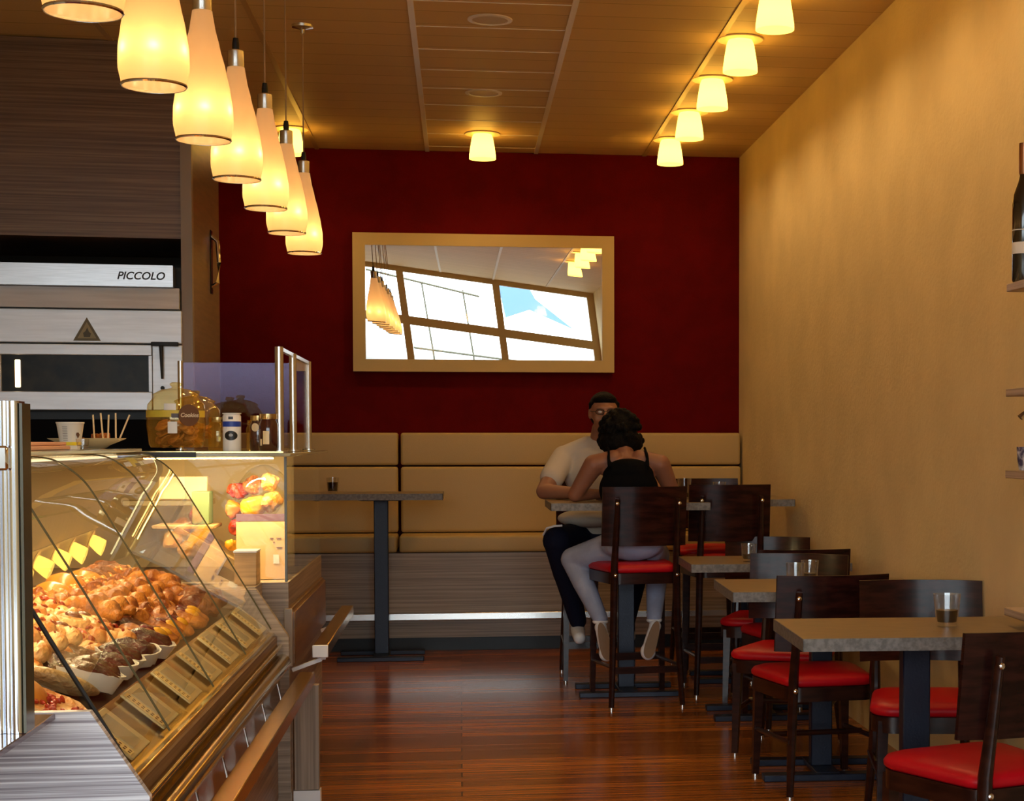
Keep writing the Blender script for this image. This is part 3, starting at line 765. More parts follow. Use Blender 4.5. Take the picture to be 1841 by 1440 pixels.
# ---- label holders on the ramp
def holder(y, label):
    t = thing('price_holder', label, 'price holder', (-.742, y, .757), 0, 'price holders behind the curved glass')
    t.rotation_euler = (0, math.atan2(.096, .117), 0)
    B().box(-.066, .062, -.10, .10, .004, .010, .002, 1).build('plate', mat('holder_plate', (.62, .53, .33), .35, metal=.3), t)
    c = B().box(-.060, .052, -.092, -.055, .0102, .0115).build('card', mat('holder_card', (.90, .68, .30), .6), t, smooth=False)
    h = B()
    for i in range(8):
        for j in range(2): h.box(-.053 + i * .0135, -.046 + i * .0135, -.087 + j * .016, -.079 + j * .016, .0116, .0119)
    h.build('printed_dots', mat('print_brown', (.08, .03, .01), .6), c, smooth=False)
    B().box(-.052, .045, -.035, .06, .0102, .0112).build('tag_window', mat('holder_window', (.50, .45, .32), .2, metal=.3), t, smooth=False)
nm = ['nearest to the viewer', 'second from the near end', 'third from the near end', 'fourth from the near end', 'fifth from the near end', 'next to last before the bread case', 'last one beside the bread case']
for i, y in enumerate((3.72, 4.10, 4.48, 4.86, 5.24, 5.62, 5.98)): holder(y, 'tilted metallic price holder behind the curved glass, ' + nm[i])

# ================================================================== PASTRIES
def pm(name, c, c2, s=22, rough=.38, b=.9): return mat(name, c, rough, col2=c2, nscale=s, bump=b, bscale=85, coat=.2)
P_ = {'gold': pm('golden_crust', (.74, .27, .03), (.26, .055, .006)), 'pale': pm('pale_pastry', (.92, .55, .20), (.60, .20, .03)),
      'bun': pm('brown_bun', (.72, .27, .03), (.55, .17, .02), 5, .3, .15), 'brown': pm('dark_brown_crust', (.32, .10, .02), (.14, .04, .012)),
      'choc': pm('plum_topping', (.10, .02, .012), (.04, .01, .008), 30, .2, .8), 'flat': pm('floured_flatbread', (.55, .38, .18), (.42, .25, .08), 8),
      'tomato': pm('tomato_topping', (.55, .05, .012), (.30, .02, .006), 30, .25, .9), 'yellow': pm('custard', (.90, .50, .03), (.80, .35, .02), 10, .25, .2),
      'cherry': pm('cherry_filling', (.16, .006, .008), (.06, .003, .004), 40, .1, .6)}
def croissant():
    t = thing('croissant', 'c', 'pastry')
    b = B(); pts = []; rs = []
    for i in range(25):
        u = i / 24; a = PI * (.08 + .84 * u); seg = abs(math.sin(u * PI * 3.5))
        pts.append((-.075 * math.cos(a), .045 * math.sin(a) - .03, .026)); rs.append((.006 + .026 * math.sin(u * PI) ** .8) * (.70 + .42 * seg))
    b.tube(pts, rs, 14).noise(.003, 40)
    b.build('dough', P_['gold'], t); return t
def bun():
    t = thing('bread_roll', 'c', 'pastry'); b = B().ball((0, 0, .032), (.052, .052, .036), u=24, v=16).noise(.004, 25)
    b.build('dough', P_['bun'], t); return t
def danish():
    t = thing('danish', 'c', 'pastry'); b = B(); pts = []; rs = []
    for i in range(60):
        u = i / 59; a = u * PI * 4.2; r = .050 * (1 - u * .8); pts.append((r * math.cos(a), r * math.sin(a), .018 + .008 * u)); rs.append(.015 - .003 * u)
    b.tube(pts, rs, 10).noise(.002, 50); b.build('dough', P_['pale'], t)
    B().ball((0, 0, .034), (.020, .020, .010), u=14, v=8).noise(.003, 60).build('filling', P_['cherry'], t); return t
def fruit_danish():
    t = thing('fruit_pastry', 'c', 'pastry')
    b = B().ball((0, 0, .018), (.065, .045, .022), u=24, v=14).noise(.006, 45); b.build('dough', P_['gold'], t)
    B().ball((.0, .0, .032), (.028, .020, .012), u=14, v=8).noise(.004, 60).build('filling', P_['cherry'], t)
    B().ball((.022, 0, .036), (.020, .013, .010), (.1, .3, .4), 14, 10).build('fruit_piece', P_['yellow'], t); return t
def stick():
    t = thing('cheese_roll', 'c', 'pastry'); b = B(); pts = []; rs = []
    for i in range(30):
        u = i / 29; pts.append((-.085 + .17 * u, .006 * math.sin(u * 9), .026)); rs.append((.010 + .020 * math.sin(PI * (.06 + .88 * u)) ** .5) * (1 + .20 * math.sin(u * 32)))
    b.tube(pts, rs, 12).noise(.004, 45); b.build('dough', P_['gold'], t)
    c = B(); rr = random.Random(4)
    for k in range(14): c.ball((rr.uniform(-.06, .06), rr.uniform(-.014, .014), .05), (.009, .006, .003), (rr.random(), rr.random(), rr.random() * 3), 8, 6)
    c.build('melted_cheese', P_['pale'], t); return t
def ham_roll():
    t = thing('ham_pastry', 'c', 'pastry'); b = B()
    for k in range(4): b.ball((-.045 + k * .03, .004 * (-1) ** k, .026 + .004 * (k % 2)), (.024, .036, .026), (0, .5, .3), 16, 10)
    b.noise(.005, 50); b.build('dough', P_['pale'], t)
    c = B(); rr = random.Random(9)
    for k in range(12): c.ball((rr.uniform(-.05, .05), rr.uniform(-.02, .02), .052), (.010, .007, .003), (rr.random(), rr.random(), rr.random() * 3), 8, 6)
    c.build('ham_topping', P_['tomato'], t); return t
def cake():
    t = thing('fruit_tart', 'c', 'pastry')
    B().lathe([(0, 0), (.048, 0), (.060, .030), (.056, .030), (.046, .006), (0, .005)], n=28).noise(.004, 60).build('paper_case', M['paper'], t)
    b = B().ball((0, 0, .024), (.052, .052, .022), u=24, v=12).noise(.008, 55); b.build('topping', P_['choc'], t); return t
def dark_roll():
    t = thing('seeded_roll', 'c', 'pastry'); b = B().ball((0, 0, .03), (.06, .045, .032), u=24, v=16).noise(.010, 45)
    b.build('dough', P_['brown'], t); return t
protos = {'c': croissant, 'b': bun, 'd': danish, 'f': fruit_danish, 's': stick, 'h': ham_roll, 'k': cake, 'r': dark_roll}
NAMES = {'c': 'golden croissant', 'b': 'round glossy bun', 'd': 'pale cherry swirl', 'f': 'cherry and yellow fruit pastry', 's': 'long golden cheese roll', 'h': 'pale ham pastry',
         'k': 'plum tart', 'r': 'dark crusted roll'}
made = {}
rnd = random.Random(5)
def deck_z(x): return .79 + (x + .80) * .04 / -.47 if x > -1.27 else .83
def put(kind, x, y, dz=0, rz=None, tilt=.25, s=1, place=''):
    lab = NAMES[kind] + ' ' + place
    if kind not in made: o = made[kind] = protos[kind]()
    else: o = copy_tree(made[kind])
    o['label'] = lab; o['group'] = NAMES[kind] + 's behind the curved glass'
    o.location = (x, y, deck_z(x) + dz + .012)
    o.rotation_euler = (0, tilt + rnd.uniform(-.12, .12), rnd.uniform(-.5, .5) + (0 if rz is None else rz)) if True else None
    o.scale = (s, s, s)
rows = [(-.875, 0), (-.965, .0), (-1.06, .005), (-1.15, .01), (-1.235, .015)]
rown = ['in the row by the glass', 'in the second row', 'in the middle row', 'in the fourth row', 'on the rear heap']
def kindat(r, y):
    if y < 4.35: return ['k', 'k', 'h', 'h', 'h'][r] if y > 3.98 or r > 1 else None
    if y < 4.75: return ['k', 'h', 'd', 'h', 'd'][r]
    if y < 5.1: return ['f', 'k', 's', 's', 'c'][r]
    if y < 5.55: return ['f', 's', 's', 'c', 'b'][r]
    return ['r', 'c', 's', 'c', 'r'][r]
zone = lambda y: 'near end of pastry case' if y < 4.35 else 'left of pastry case middle' if y < 4.9 else 'right of pastry case middle' if y < 5.5 else 'far end of pastry case'
for r, (x, dz) in enumerate(rows):
    y = 3.62 + .05 * (r % 2)
    while y < 6.02:
        k = kindat(r, y)
        if k:
            put(k, x + rnd.uniform(-.015, .015), y, dz + rnd.uniform(0, .012), rz=PI / 2 if k in 'sc' and rnd.random() < .6 else rnd.uniform(-.6, .6), s=rnd.uniform(1.08, 1.3), place=rown[r] + ' ' + zone(y))
            if r in (2, 3, 4): put({'h': 'h', 'd': 'd', 's': 'c', 'c': 's', 'b': 'b', 'r': 'r'}[k], x + .02, y + .06, dz + .046 + rnd.uniform(0, .015), s=rnd.uniform(1.0, 1.2), place='stacked ' + rown[r] + ' ' + zone(y))
        y += .135
# larger single breads at the near end
def big_bun():
    t = thing('large_bun', 'large smooth round bun behind the glass at the near end of the pastry case', 'bread', (-.955, 3.63, deck_z(-.955) + .02)); B().ball((0, 0, .045), (.10, .085, .052), (0, .3, .3), 28, 18).noise(.006, 12).build('crust', P_['bun'], t); return t
big_bun()
t = thing('flatbread', 'long pale oval flatbread lying in front of the plum tarts', 'bread', (-.885, 3.86, .858), .95); t.rotation_euler = (0, .38, .95)
B().ball((0, 0, .0), (.105, .05, .022), u=32, v=14).noise(.004, 20).build('crust', P_['flat'], t)
t = thing('pizza', 'round flat pizza with red topping at the near end, closest to the glass', 'pizza', (-.875, 3.62, .845)); t.rotation_euler = (0, .40, 0)
B().lathe([(0, -.006), (.095, -.006), (.108, .004), (.100, .014), (.090, .006), (0, .005)], n=40).noise(.004, 40).build('crust', P_['pale'], t)
b = B(); rr = random.Random(3)
for k in range(60):
    a = rr.uniform(0, 6.28); q = .086 * math.sqrt(rr.random()); b.ball((q * math.cos(a), q * math.sin(a), .009), (rr.uniform(.008, .016), rr.uniform(.004, .007), .005), (rr.random(), rr.random(), rr.random() * 3), 8, 6)
b.build('topping', P_['tomato'], t)
# upper shelf: yellow pastries added to imitate lamp reflections in the curved glass
for i, (x, y) in enumerate(((-1.36, 3.72), (-1.36, 3.90), (-1.36, 4.08), (-1.36, 4.9), (-1.36, 5.05))):
    o = copy_tree(made['f']); o.location = (x, y, 1.166); o.rotation_euler = (0, .1, i * 1.3); o['label'] = 'fruit pastry added for a yellow lamp reflection, upper glass shelf, ' + ['nearest one', 'second one', 'third one', 'fourth one', 'farthest one'][i]
    o['group'] = 'pastries added for lamp reflections on the upper glass shelf'; o.scale = (1.2, 1.2, 1.2)
    if i < 3: o.scale = (1.3, 1.3, 1.4)
for o_ in (('menu_card', -1.60, 4.35, .26, .16), ):
    b = B().box(-.002, .002, -.19, .19, 0, .26); b.build('menu_card', M['paper'], None, 'pale sheet standing at the back inside the pastry case', 'card', loc=(-1.45, 4.75, .845))

# ================================================================== THINGS ON THE TOP SHELF
ZT = 1.3685
pt = thing('serving_plate', 'shallow pale dish with snack cubes on the top glass shelf', 'plate', (-1.262, 5.9, ZT))
M['dish'] = mat('cream_dish', (.80, .62, .36), .35)
B().lathe([(0, .012), (.05, .010), (.06, 0), (.052, 0), (.062, .002), (.075, .012), (.125, .033), (.128, .036), (.12, .035), (.07, .019), (0, .016)]).build('dish', M['dish'], pt)
tag(B().box(-1.62, -1.20, 4.55, 5.38, ZT, ZT + .012, .003, 1).box(-1.62, -1.21, 4.55, 5.37, ZT + .013, ZT + .024, .003, 1).build('serving_tray', mat('pink_tray', (.75, .42, .30), .4)), 'thin stack of pinkish trays on the top glass shelf behind the chrome post', 'tray')
rr = random.Random(8)
for k in range(16):
    a = rr.uniform(0, 6.28); q = .075 * math.sqrt(rr.random()); s_ = rr.uniform(.010, .015)
    b = B().box(-s_, s_, -s_, s_, 0, s_ * 1.6, .003, 2).noise(.002, 60)
    o = b.build('snack_cube', P_['gold'], None, 'small golden snack cube on the pale dish', 'snack', 'snack cubes on the dish')
    o.location = (-1.262 + q * math.cos(a), 5.9 + q * math.sin(a), ZT + .0175 + .22 * max(0, q - .06) + (.014 if k % 3 == 0 else 0)); o.rotation_euler = (0, 0, rr.random() * 3)
for k, (dx, dy, tx) in enumerate(((-.002, .0, -.01), (.022, .01, -.02), (.040, -.01, .01), (.062, .0, .0), (.070, .01, .10))):
    o = B().tube([(0, 0, 0), (tx * .35, 0, .085 + .006 * (k % 2))], .0028, 8).build('toothpick', mat('pale_wood_pick', (.85, .66, .38), .6), None, 'pale wooden toothpick standing in a snack cube, ' + ['leftmost', 'second from the left', 'middle one', 'fourth from the left', 'rightmost and leaning'][k], 'toothpick', 'toothpicks in the snack dish')
    o.location = (-1.225 + dx * 1.1, 5.85 + dy, ZT + .03)
cu = thing('paper_cup', 'white paper cup with grey print standing in front of the toothpicks', 'cup', (-1.300, 4.55, ZT + .025))
cu.location = (-1.263, 5.66, ZT)
B().lathe([(0, .002), (.030, 0), (.0425, .082), (.0445, .084), (.0445, .088), (.041, .088), (.028, .006), (0, .006)]).build('cup_body', mat('cup_paper', (.80, .74, .66), .5), cu)
B().lathe([(.0322, .012), (.0335, .013), (.0350, .022), (.0340, .023)]).build('yellow_band', mat('yellow_print', (.90, .65, .02), .5), cu)
b = B()
for i in range(9): b.box(-.014 - .001 * i * .3, .0, -.0430 + .0 * i, -.0425, .028 + i * .0055, .0295 + i * .0055)
for v in b.bm.verts: v.co.y = -.0332 - (v.co.z - .012) * .152 - (.0006 if v.co.y < -.0427 else 0)
b.build('printed_lines', mat('grey_print', (.25, .22, .20), .6), cu, smooth=False)
b = B().prism([(.0, .0), (.008, .012), (0, .026), (-.006, .012)], -.0005, .0005); b.build('printed_bean', mat('brown_print', (.10, .04, .02), .6), cu, smooth=False, loc=(.030, -.027, .035)).rotation_euler = (-.15, 0, .85)
tumbler('small clear glass with yellow rim lying before the paper cup', -1.153, 5.33, ZT, .020, .033, group='small glasses on the top shelf')

def cookie_jar(x, y, r, h, label):
    t = thing('cookie_jar', label, 'jar', (x, y, ZT), 0, 'cookie jars')
    k = r / .10
    prof = [(0, .003), (r * .86, 0), (r * .93, .012), (r, h * .35), (r * 1.0, h * .5), (r * .96, h * .66), (r * .78, h * .76), (r * .74, h * .80)]
    B().lathe(prof, n=40).build('jar_body', M['jar'], t)
    B().lathe([(r * .80, h * .80), (r * .78, h * .82), (r * .5, h * .885), (r * .17, h * .91), (r * .13, h * .93), (r * .20, h * .955), (r * .21, h * .98), (r * .14, h), (0, h * 1.0)], n=40).build('lid', M['jar'], t)
    return t
cj = cookie_jar(-1.105, 6.75, .112, .255, 'large amber glass cookie jar with a round brown badge and yellow band')
M['band'] = mat('yellow_band', (.72, .55, .06), .5)
bd = B().grid(lambda u, v: (.1135 * math.cos(PI * (1.05 + .9 * u)), .1135 * math.sin(PI * (1.05 + .9 * u)), .118 + .026 * v), 30, 2).build('yellow_band', M['band'], cj, angle=180)
def curved(m_, r, a0, a1, z0, z1): return B().grid(lambda u, v: (r * math.cos(a0 + (a1 - a0) * u), r * math.sin(a0 + (a1 - a0) * u), z0 + (z1 - z0) * v), 16, 2)
curved(0, .1145, PI * 1.50, PI * 1.72, .115, .132).build('band_print', mat('band_print', (.10, .08, .10), .5), cj, angle=180)
curved(0, .1128, PI * 1.42, PI * 1.55, .145, .17).build('paper_label', M['white'], cj, angle=180)
curved(0, .1128, PI * 1.46, PI * 1.56, .055, .10).build('paper_label', M['white'], cj, angle=180)
bg_ = B().lathe([(0, .0), (.042, .0), (.042, .004), (0, .005)], n=32).build('round_badge', mat('brown_badge', (.14, .065, .04), .4), cj); bg_.location = (.063, -.098, .125); bg_.rotation_euler = (PI / 2, 0, .58)
text('badge_lettering', 'Cookies', .022, mat('badge_letters', (.7, .6, .5), .5), cj, (.0664, -.1030, .125), (PI / 2, 0, .58), .2)
cj2 = cookie_jar(-1.10, 7.18, .105, .235, 'second amber glass cookie jar, half hidden behind the large one')
P_['cookie'] = pm('cookie', (.62, .25, .06), (.40, .13, .03), 30)
for base, n_, R_j, tag_ in ((cj, 34, .100, 'in the large cookie jar'), (cj2, 12, .092, 'in the second cookie jar')):
    for i in range(n_):
        a = rr.uniform(0, 6.28); q = (R_j - .035) * math.sqrt(rr.random())
        o = B().lathe([(0, 0), (.026, 0), (.029, .004), (.025, .009), (0, .010)], n=16).noise(.002, 60).build('cookie', P_['cookie'], None, 'round golden cookie ' + tag_, 'cookie', 'cookies ' + tag_) if i == 0 and n_ == 34 else bpy.data.objects.new('cookie', ck.data)
        if i == 0 and n_ == 34: ck = o
        else: COL.objects.link(o); tag(o, 'round golden cookie ' + tag_, 'cookie', 'cookies ' + tag_)
        o.location = (base.location.x + q * math.cos(a), base.location.y + q * math.sin(a), ZT + .012 + .085 * i / n_)
        o.rotation_euler = (rr.uniform(-.7, .7), rr.uniform(-.7, .7), 0)
can = thing('milk_can', 'white cylindrical can with blue band and dark oval emblem', 'can', (-.862, 6.52, ZT - .012))
B().lathe([(0, 0), (.033, 0), (.034, .004), (.034, .132), (.031, .136), (.031, .139), (.035, .140), (.035, .144), (0, .144)]).build('can_body', M['white'], can)
curved(0, .0347, PI * 1.05, PI * 1.95, .092, .112).build('blue_band', mat('blue_print', (.02, .06, .40), .4), can, angle=180)
b = B(); 
for i in range(24):
    pass
def oval(u, v):
    a = u * 2 * PI; x = .026 * v * math.cos(a); z = .058 + .018 * v * math.sin(a); th_ = x / .0348
    return (.0348 * math.sin(th_), -.0348 * math.cos(th_), z)
b.grid(oval, 24, 4, True).build('oval_emblem', mat('dark_emblem', (.01, .01, .012), .4), can, angle=180)
def oval2(u, v):
    a = u * 2 * PI; x = .008 * v * math.cos(a); z = .060 + .006 * v * math.sin(a); th_ = x / .0352
    return (.0352 * math.sin(th_), -.0352 * math.cos(th_), z)
B().grid(oval2, 16, 2, True).build('emblem_centre', mat('grey_emblem', (.35, .35, .38), .4), can, angle=180)
curved(0, .0348, PI * 1.42, PI * 1.58, .120, .130).build('printed_mark', mat('mark_print', (.04, .04, .06), .4), can, angle=180)
def jam(x, y, h, r, body, label):
    t = thing('jam_jar', label, 'jar', (x, y, ZT - .012), 0, 'jam jars')
    B().lathe([(0, 0), (r * .9, 0), (r, .006), (r, h * .72), (r * .82, h * .84), (r * .82, h * .86), (0, h * .86)]).build('jar_body', body, t)
    B().lathe([(0, h * .855), (r * .90, h * .855), (r * .92, h * .87), (r * .92, h), (0, h * 1.0)]).build('lid', M['gold'], t)
    return t
dj = mat('dark_jam', (.05, .006, .004), .08, coat=1)
j1 = jam(-.772, 6.60, .135, .034, dj, 'left dark jam jar with a round cream label')
b = B().grid(lambda u, v: (.0347 * math.sin(.45 * v * math.cos(u * 6.283) - .3), -.0347 * math.cos(.45 * v * math.cos(u * 6.283) - .3), .09 + .016 * v * math.sin(u * 6.283)), 20, 3, True).build('round_label', M['dish'], j1, angle=180)
j2 = jam(-.722, 6.48, .140, .036, dj, 'right dark jam jar with a square cream label, beside the tall metal post')
curved(0, .0367, PI * 1.35, PI * 1.56, .025, .075).build('square_label', M['dish'], j2, angle=180)
curved(0, .0367, PI * 1.22, PI * 1.31, .02, .045).build('small_label', M['dish'], j2, angle=180)
j3 = jam(-.815, 6.86, .120, .036, M['jar'], 'honey jar with gold lid behind the white can'); j4 = jam(-.94, 6.72, .130, .04, M['jar'], 'amber jar between the cookie jars and the white can')

# ================================================================== DISPLAY CASE 2 (bread)
bc = thing('bread_display_case', 'square glass bread display on a striped laminate base at the far end of the counter', 'display case', (0, 0, 0))
B().box(-1.9, -.645, 6.40, 7.90, .08, .862).build('base_cabinet', M['lam'], bc, smooth=False)
B().box(-1.9, -.70, 6.42, 7.88, 0, .08).build('plinth', M['black'], bc, smooth=False)
for (a, b_, c, d) in ((-1.02, -.648, 6.402, 6.408), (-.656, -.650, 6.41, 7.89), (-1.9, -.66, 7.88, 7.886)):
    B().box(a, b_, c, d, .866, 1.335).build('glass_pane', M['case'], bc, smooth=False)
B().box(-.657, -.648, 6.400, 6.410, .864, 1.335).build('corner_edge', M['seam'], bc, smooth=False)
B().box(-1.9, -.615, 6.22, 7.95, 1.338, 1.350, .002, 1).build('top_shelf', mat('gold_edged_glass', (.40, .38, .24), .06), bc)
B().box(-1.30, -.95, 6.212, 6.219, 1.334, 1.354).build('shelf_edge', M['black'], bc, smooth=False)
B().box(-1.9, -.64, 6.215, 6.221, 1.351, 1.357).build('gold_trim', M['gold'], bc, smooth=False)
B().box(-1.25, -.70, 6.44, 6.47, 1.326, 1.336).build('lamp_housing', M['gold'], bc, smooth=False)
ar = bpy.data.lights.new('bread_strip_light', 'AREA'); ar.shape = 'RECTANGLE'; ar.size = .55; ar.size_y = .04; ar.energy = 11; ar.color = (1, .75, .38)
ao = bpy.data.objects.new('bread_strip_light', ar); COL.objects.link(ao); ao.parent = bc; ao.location = (-.90, 6.430, 1.325); ao.rotation_euler = (.5, 0, 0)
B().box(-1.9, -.70, 7.2, 7.22, .865, 1.33).build('rear_panel', mat('cream_back', (.75, .55, .26), .5), bc, smooth=False)
B().box(-.655, -.632, 6.38, 7.82, .547, .766, .003, 1).box(-.642, -.618, 6.38, 7.80, .556, .754, .003, 1).build('front_board', M['brown'], bc)
B().box(-.658, -.628, 6.368, 6.379, .547, .766, .002, 1).build('board_edge', M['trim'], bc)
# glass screen with posts above
sc = thing('glass_screen', 'tall glass screen held by brushed metal posts above the bread case', 'screen', (0, 0, 0))
for x, y, r in ((-.682, 6.50, .016), (-.682, 7.02, .015), (-.682, 7.72, .014), (-1.243, 7.72, .013)):
    p_ = B().tube([(x, y, 1.352), (x, y, 1.752)], r, 16).build('post', M['alu'], sc)
    B().lathe([(0, 0), (r * 2, 0), (r * 2, .006), (0, .007)], (x, y, 1.352), 16).build('post_foot', M['alu'], p_)
B().box(-.690, -.674, 6.50, 7.72, 1.738, 1.752).build('top_rail', M['alu'], sc, smooth=False)
B().box(-1.235, -.69, 7.716, 7.722, 1.36, 1.745).build('glass_pane', glass('screen_glass', (.80, .78, .86), 1.4, gl=(.5, .42, .6)), sc, smooth=False)
B().box(-.684, -.680, 7.03, 7.71, 1.36, 1.735).build('glass_pane', M['glass'], sc, smooth=False)
# bread case contents
M['crate'] = mat('crate_wood', (.55, .34, .14), .5, noise=.3, nscale=4, stretch=(1, 1, 14))
cr = thing('wooden_crate', 'sloping slatted wooden crate inside the square bread case', 'crate', (-.93, 6.60, .96)); cr.rotation_euler = (0, .55, 0)
b = B()
for i in range(5): b.box(-.17, .10, -.13 + .055 * i, -.085 + .055 * i, 0, .010)
b.build('slats', M['crate'], cr, smooth=False)
B().box(-.17, .10, -.145, -.134, -.01, .03).build('side_board', M['crate'], cr, smooth=False); B().box(-.17, .10, .15, .162, -.01, .03).build('side_board', M['crate'], cr, smooth=False)
kc = tag(B().box(-.85, -.665, 6.52, 6.526, .866, 1.085).build('kraft_card', mat('kraft_card', (.78, .50, .24), .6, noise=.12)), 'tan printed card standing at the front of the square bread case', 'card')
b = B()
for (x, z, w_, h__) in ((-.70, 1.02, .018, .004), (-.725, 1.02, .014, .004), (-.712, 1.005, .006, .004), (-.70, .985, .022, .004), (-.82, .92, .006, .004), (-.82, .935, .006, .004), (-.82, .95, .006, .004)): b.box(x, x + w_, 6.518, 6.5195, z, z + h__)
b.build('card_print', mat('card_print', (.22, .10, .08), .6), kc, smooth=False)
B().box(-.712, -.690, 6.518, 6.5195, .925, .960).build('white_sticker', M['paper'], kc, smooth=False)
tag(B().box(-.85, -.665, 6.520, 6.528, 1.088, 1.115).build('purple_strip', mat('purple_print', (.16, .08, .12), .5)), 'purple strip standing along the top of the tan card', 'label')
cello = glass('cellophane', (.97, .97, .90), 1.4, .02, film=.03)
bgm = B().ball((-.765, 6.60, 1.20), (.095, .075, .10), u=32, v=22).noise(.022, 14, 3)
tag(bgm.build('cellophane_bag', cello), 'crumpled clear bag of bread in the square bread case', 'bag')
for i, (x, y, z, sx, c, nmn) in enumerate(((-.86, 6.66, 1.20, .040, 'tomato', 'topmost reddish crusted bread at the left in the square case'), (-.875, 6.64, 1.13, .040, 'bun', 'middle one of the reddish breads at the left in the square case'), (-.86, 6.62, 1.06, .036, 'tomato', 'lowest reddish bread at the left in the square case'),
                                  (-.79, 6.61, 1.145, .050, 'yellow', 'yellow loaf low in the crumpled clear bag'), (-.725, 6.61, 1.16, .045, 'pale', 'pale loaf at the right in the crumpled clear bag'), (-.80, 6.61, 1.225, .040, 'brown', 'dark loaf high in the crumpled clear bag'),
                                  (-.735, 6.61, 1.235, .038, 'pale', 'pale loaf at the top right in the clear bag'), (-.872, 6.58, 1.00, .026, 'yellow', 'small yellow roll at the crate edge'))):
    tag(B().ball((x, y, z), (sx, sx * .8, sx * .8), (.2, .1 * i, i), 24, 16).noise(.018, 26, i).noise(.006, 70, i).build('bread_loaf', P_[c]), nmn, 'bread', 'loaves in the bread case')
tag(B().box(-1.02, -.955, 6.56, 6.66, 1.075, 1.20, .003, 1).build('green_packet', mat('green_packet', (.16, .22, .10), .5)), 'green packet standing left of the loaves in the bread case', 'packet')
tag(B().box(-1.16, -.93, 6.50, 6.72, 1.06, 1.0745, .003, 1).build('wooden_board', M['crate']), 'narrow wooden board under the green packet', 'board')
tag(B().box(-1.17, -.985, 6.72, 6.80, 1.165, 1.255, .003, 1).build('cream_box', mat('cream_box', (.80, .60, .38), .6)), 'plain cream box at the upper left of the bread case', 'box')
tag(B().box(-1.30, -.98, 6.68, 6.9, 1.142, 1.163, .002, 1).build('inner_shelf', M['gold']), 'narrow gold shelf at the upper left of the bread case', 'shelf')
wb = thing('wooden_box', 'small wooden block with a white top between the two display cases', 'box', (0, 0, 0))
B().box(-.825, -.745, 6.26, 6.38, .865, .985, .002, 1).build('box_body', M['crate'], wb)
B().box(-.827, -.743, 6.255, 6.382, .9855, .992).build('white_top', M['white'], wb, smooth=False)
tag(B().box(-.90, -.74, 6.18, 6.385, .800, .8645).build('side_ledge', M['lam']), 'laminate ledge joining the curved case to the bread case', 'ledge')

# ================================================================== PEOPLE
M['skin'] = mat('skin', (.34, .155, .09), .5, noise=.08, nscale=8)
M['skin2'] = mat('skin_woman', (.27, .11, .065), .5, noise=.08, nscale=8)
M['hair'] = mat('black_hair', (.004, .003, .003), .7, bump=.6, bscale=120, spec=.12)
M['shirt'] = mat('white_cotton', (.55, .50, .44), .8, bump=.1, bscale=40, spec=.2)
M['top'] = mat('black_knit', (.003, .003, .004), .9, spec=.1)
M['jeans'] = mat('pale_jeans', (.33, .37, .52), .8, noise=.15, nscale=12)
M['navy'] = mat('navy_trousers', (.006, .007, .022), .8, spec=.15)
M['sole'] = mat('tan_sole', (.22, .13, .07), .7)


def soft(b, name, m, parent, vox=.008, it=6, kind=None):
    o = b.build(name, m, parent)
    r = o.modifiers.new('remesh', 'REMESH'); r.mode = 'VOXEL'; r.voxel_size = vox; r.use_smooth_shade = True
    s = o.modifiers.new('smooth', 'SMOOTH'); s.factor = .6; s.iterations = it
    return o


def hand(b, wrist, tip_dir, palm_n, side, s=1.0):
    """palm with five separate bent fingers; side: direction to the thumb"""
    W = Vector(wrist); d = Vector(tip_dir).normalized(); n = Vector(palm_n).normalized(); t = Vector(side).normalized()
    pc_ = W + d * .05 * s
    for k in range(4):
        off = t * (.028 - .0185 * k) * s
        b.capsule(W + off * .6, W + d * .085 * s + off, .0135 * s, .0105 * s, 10)
        L = (.070, .078, .072, .056)[k] * s
        p0 = W + d * .088 * s + off; p1 = p0 + (d * .8 + n * .35).normalized() * L * .45; p2 = p1 + (d * .35 + n * .8).normalized() * L * .5
        b.capsule(p0, p1, .0092 * s, .0085 * s, 10); b.capsule(p1, p2, .0085 * s, .007 * s, 10)
    q0 = W + d * .025 * s + t * .028 * s; q1 = q0 + (d * .6 + t * .8).normalized() * .042 * s; q2 = q1 + (d + n * .5).normalized() * .03 * s
    b.capsule(q0, q1, .012 * s, .0095 * s, 10); b.capsule(q1, q2, .0095 * s, .008 * s, 10)


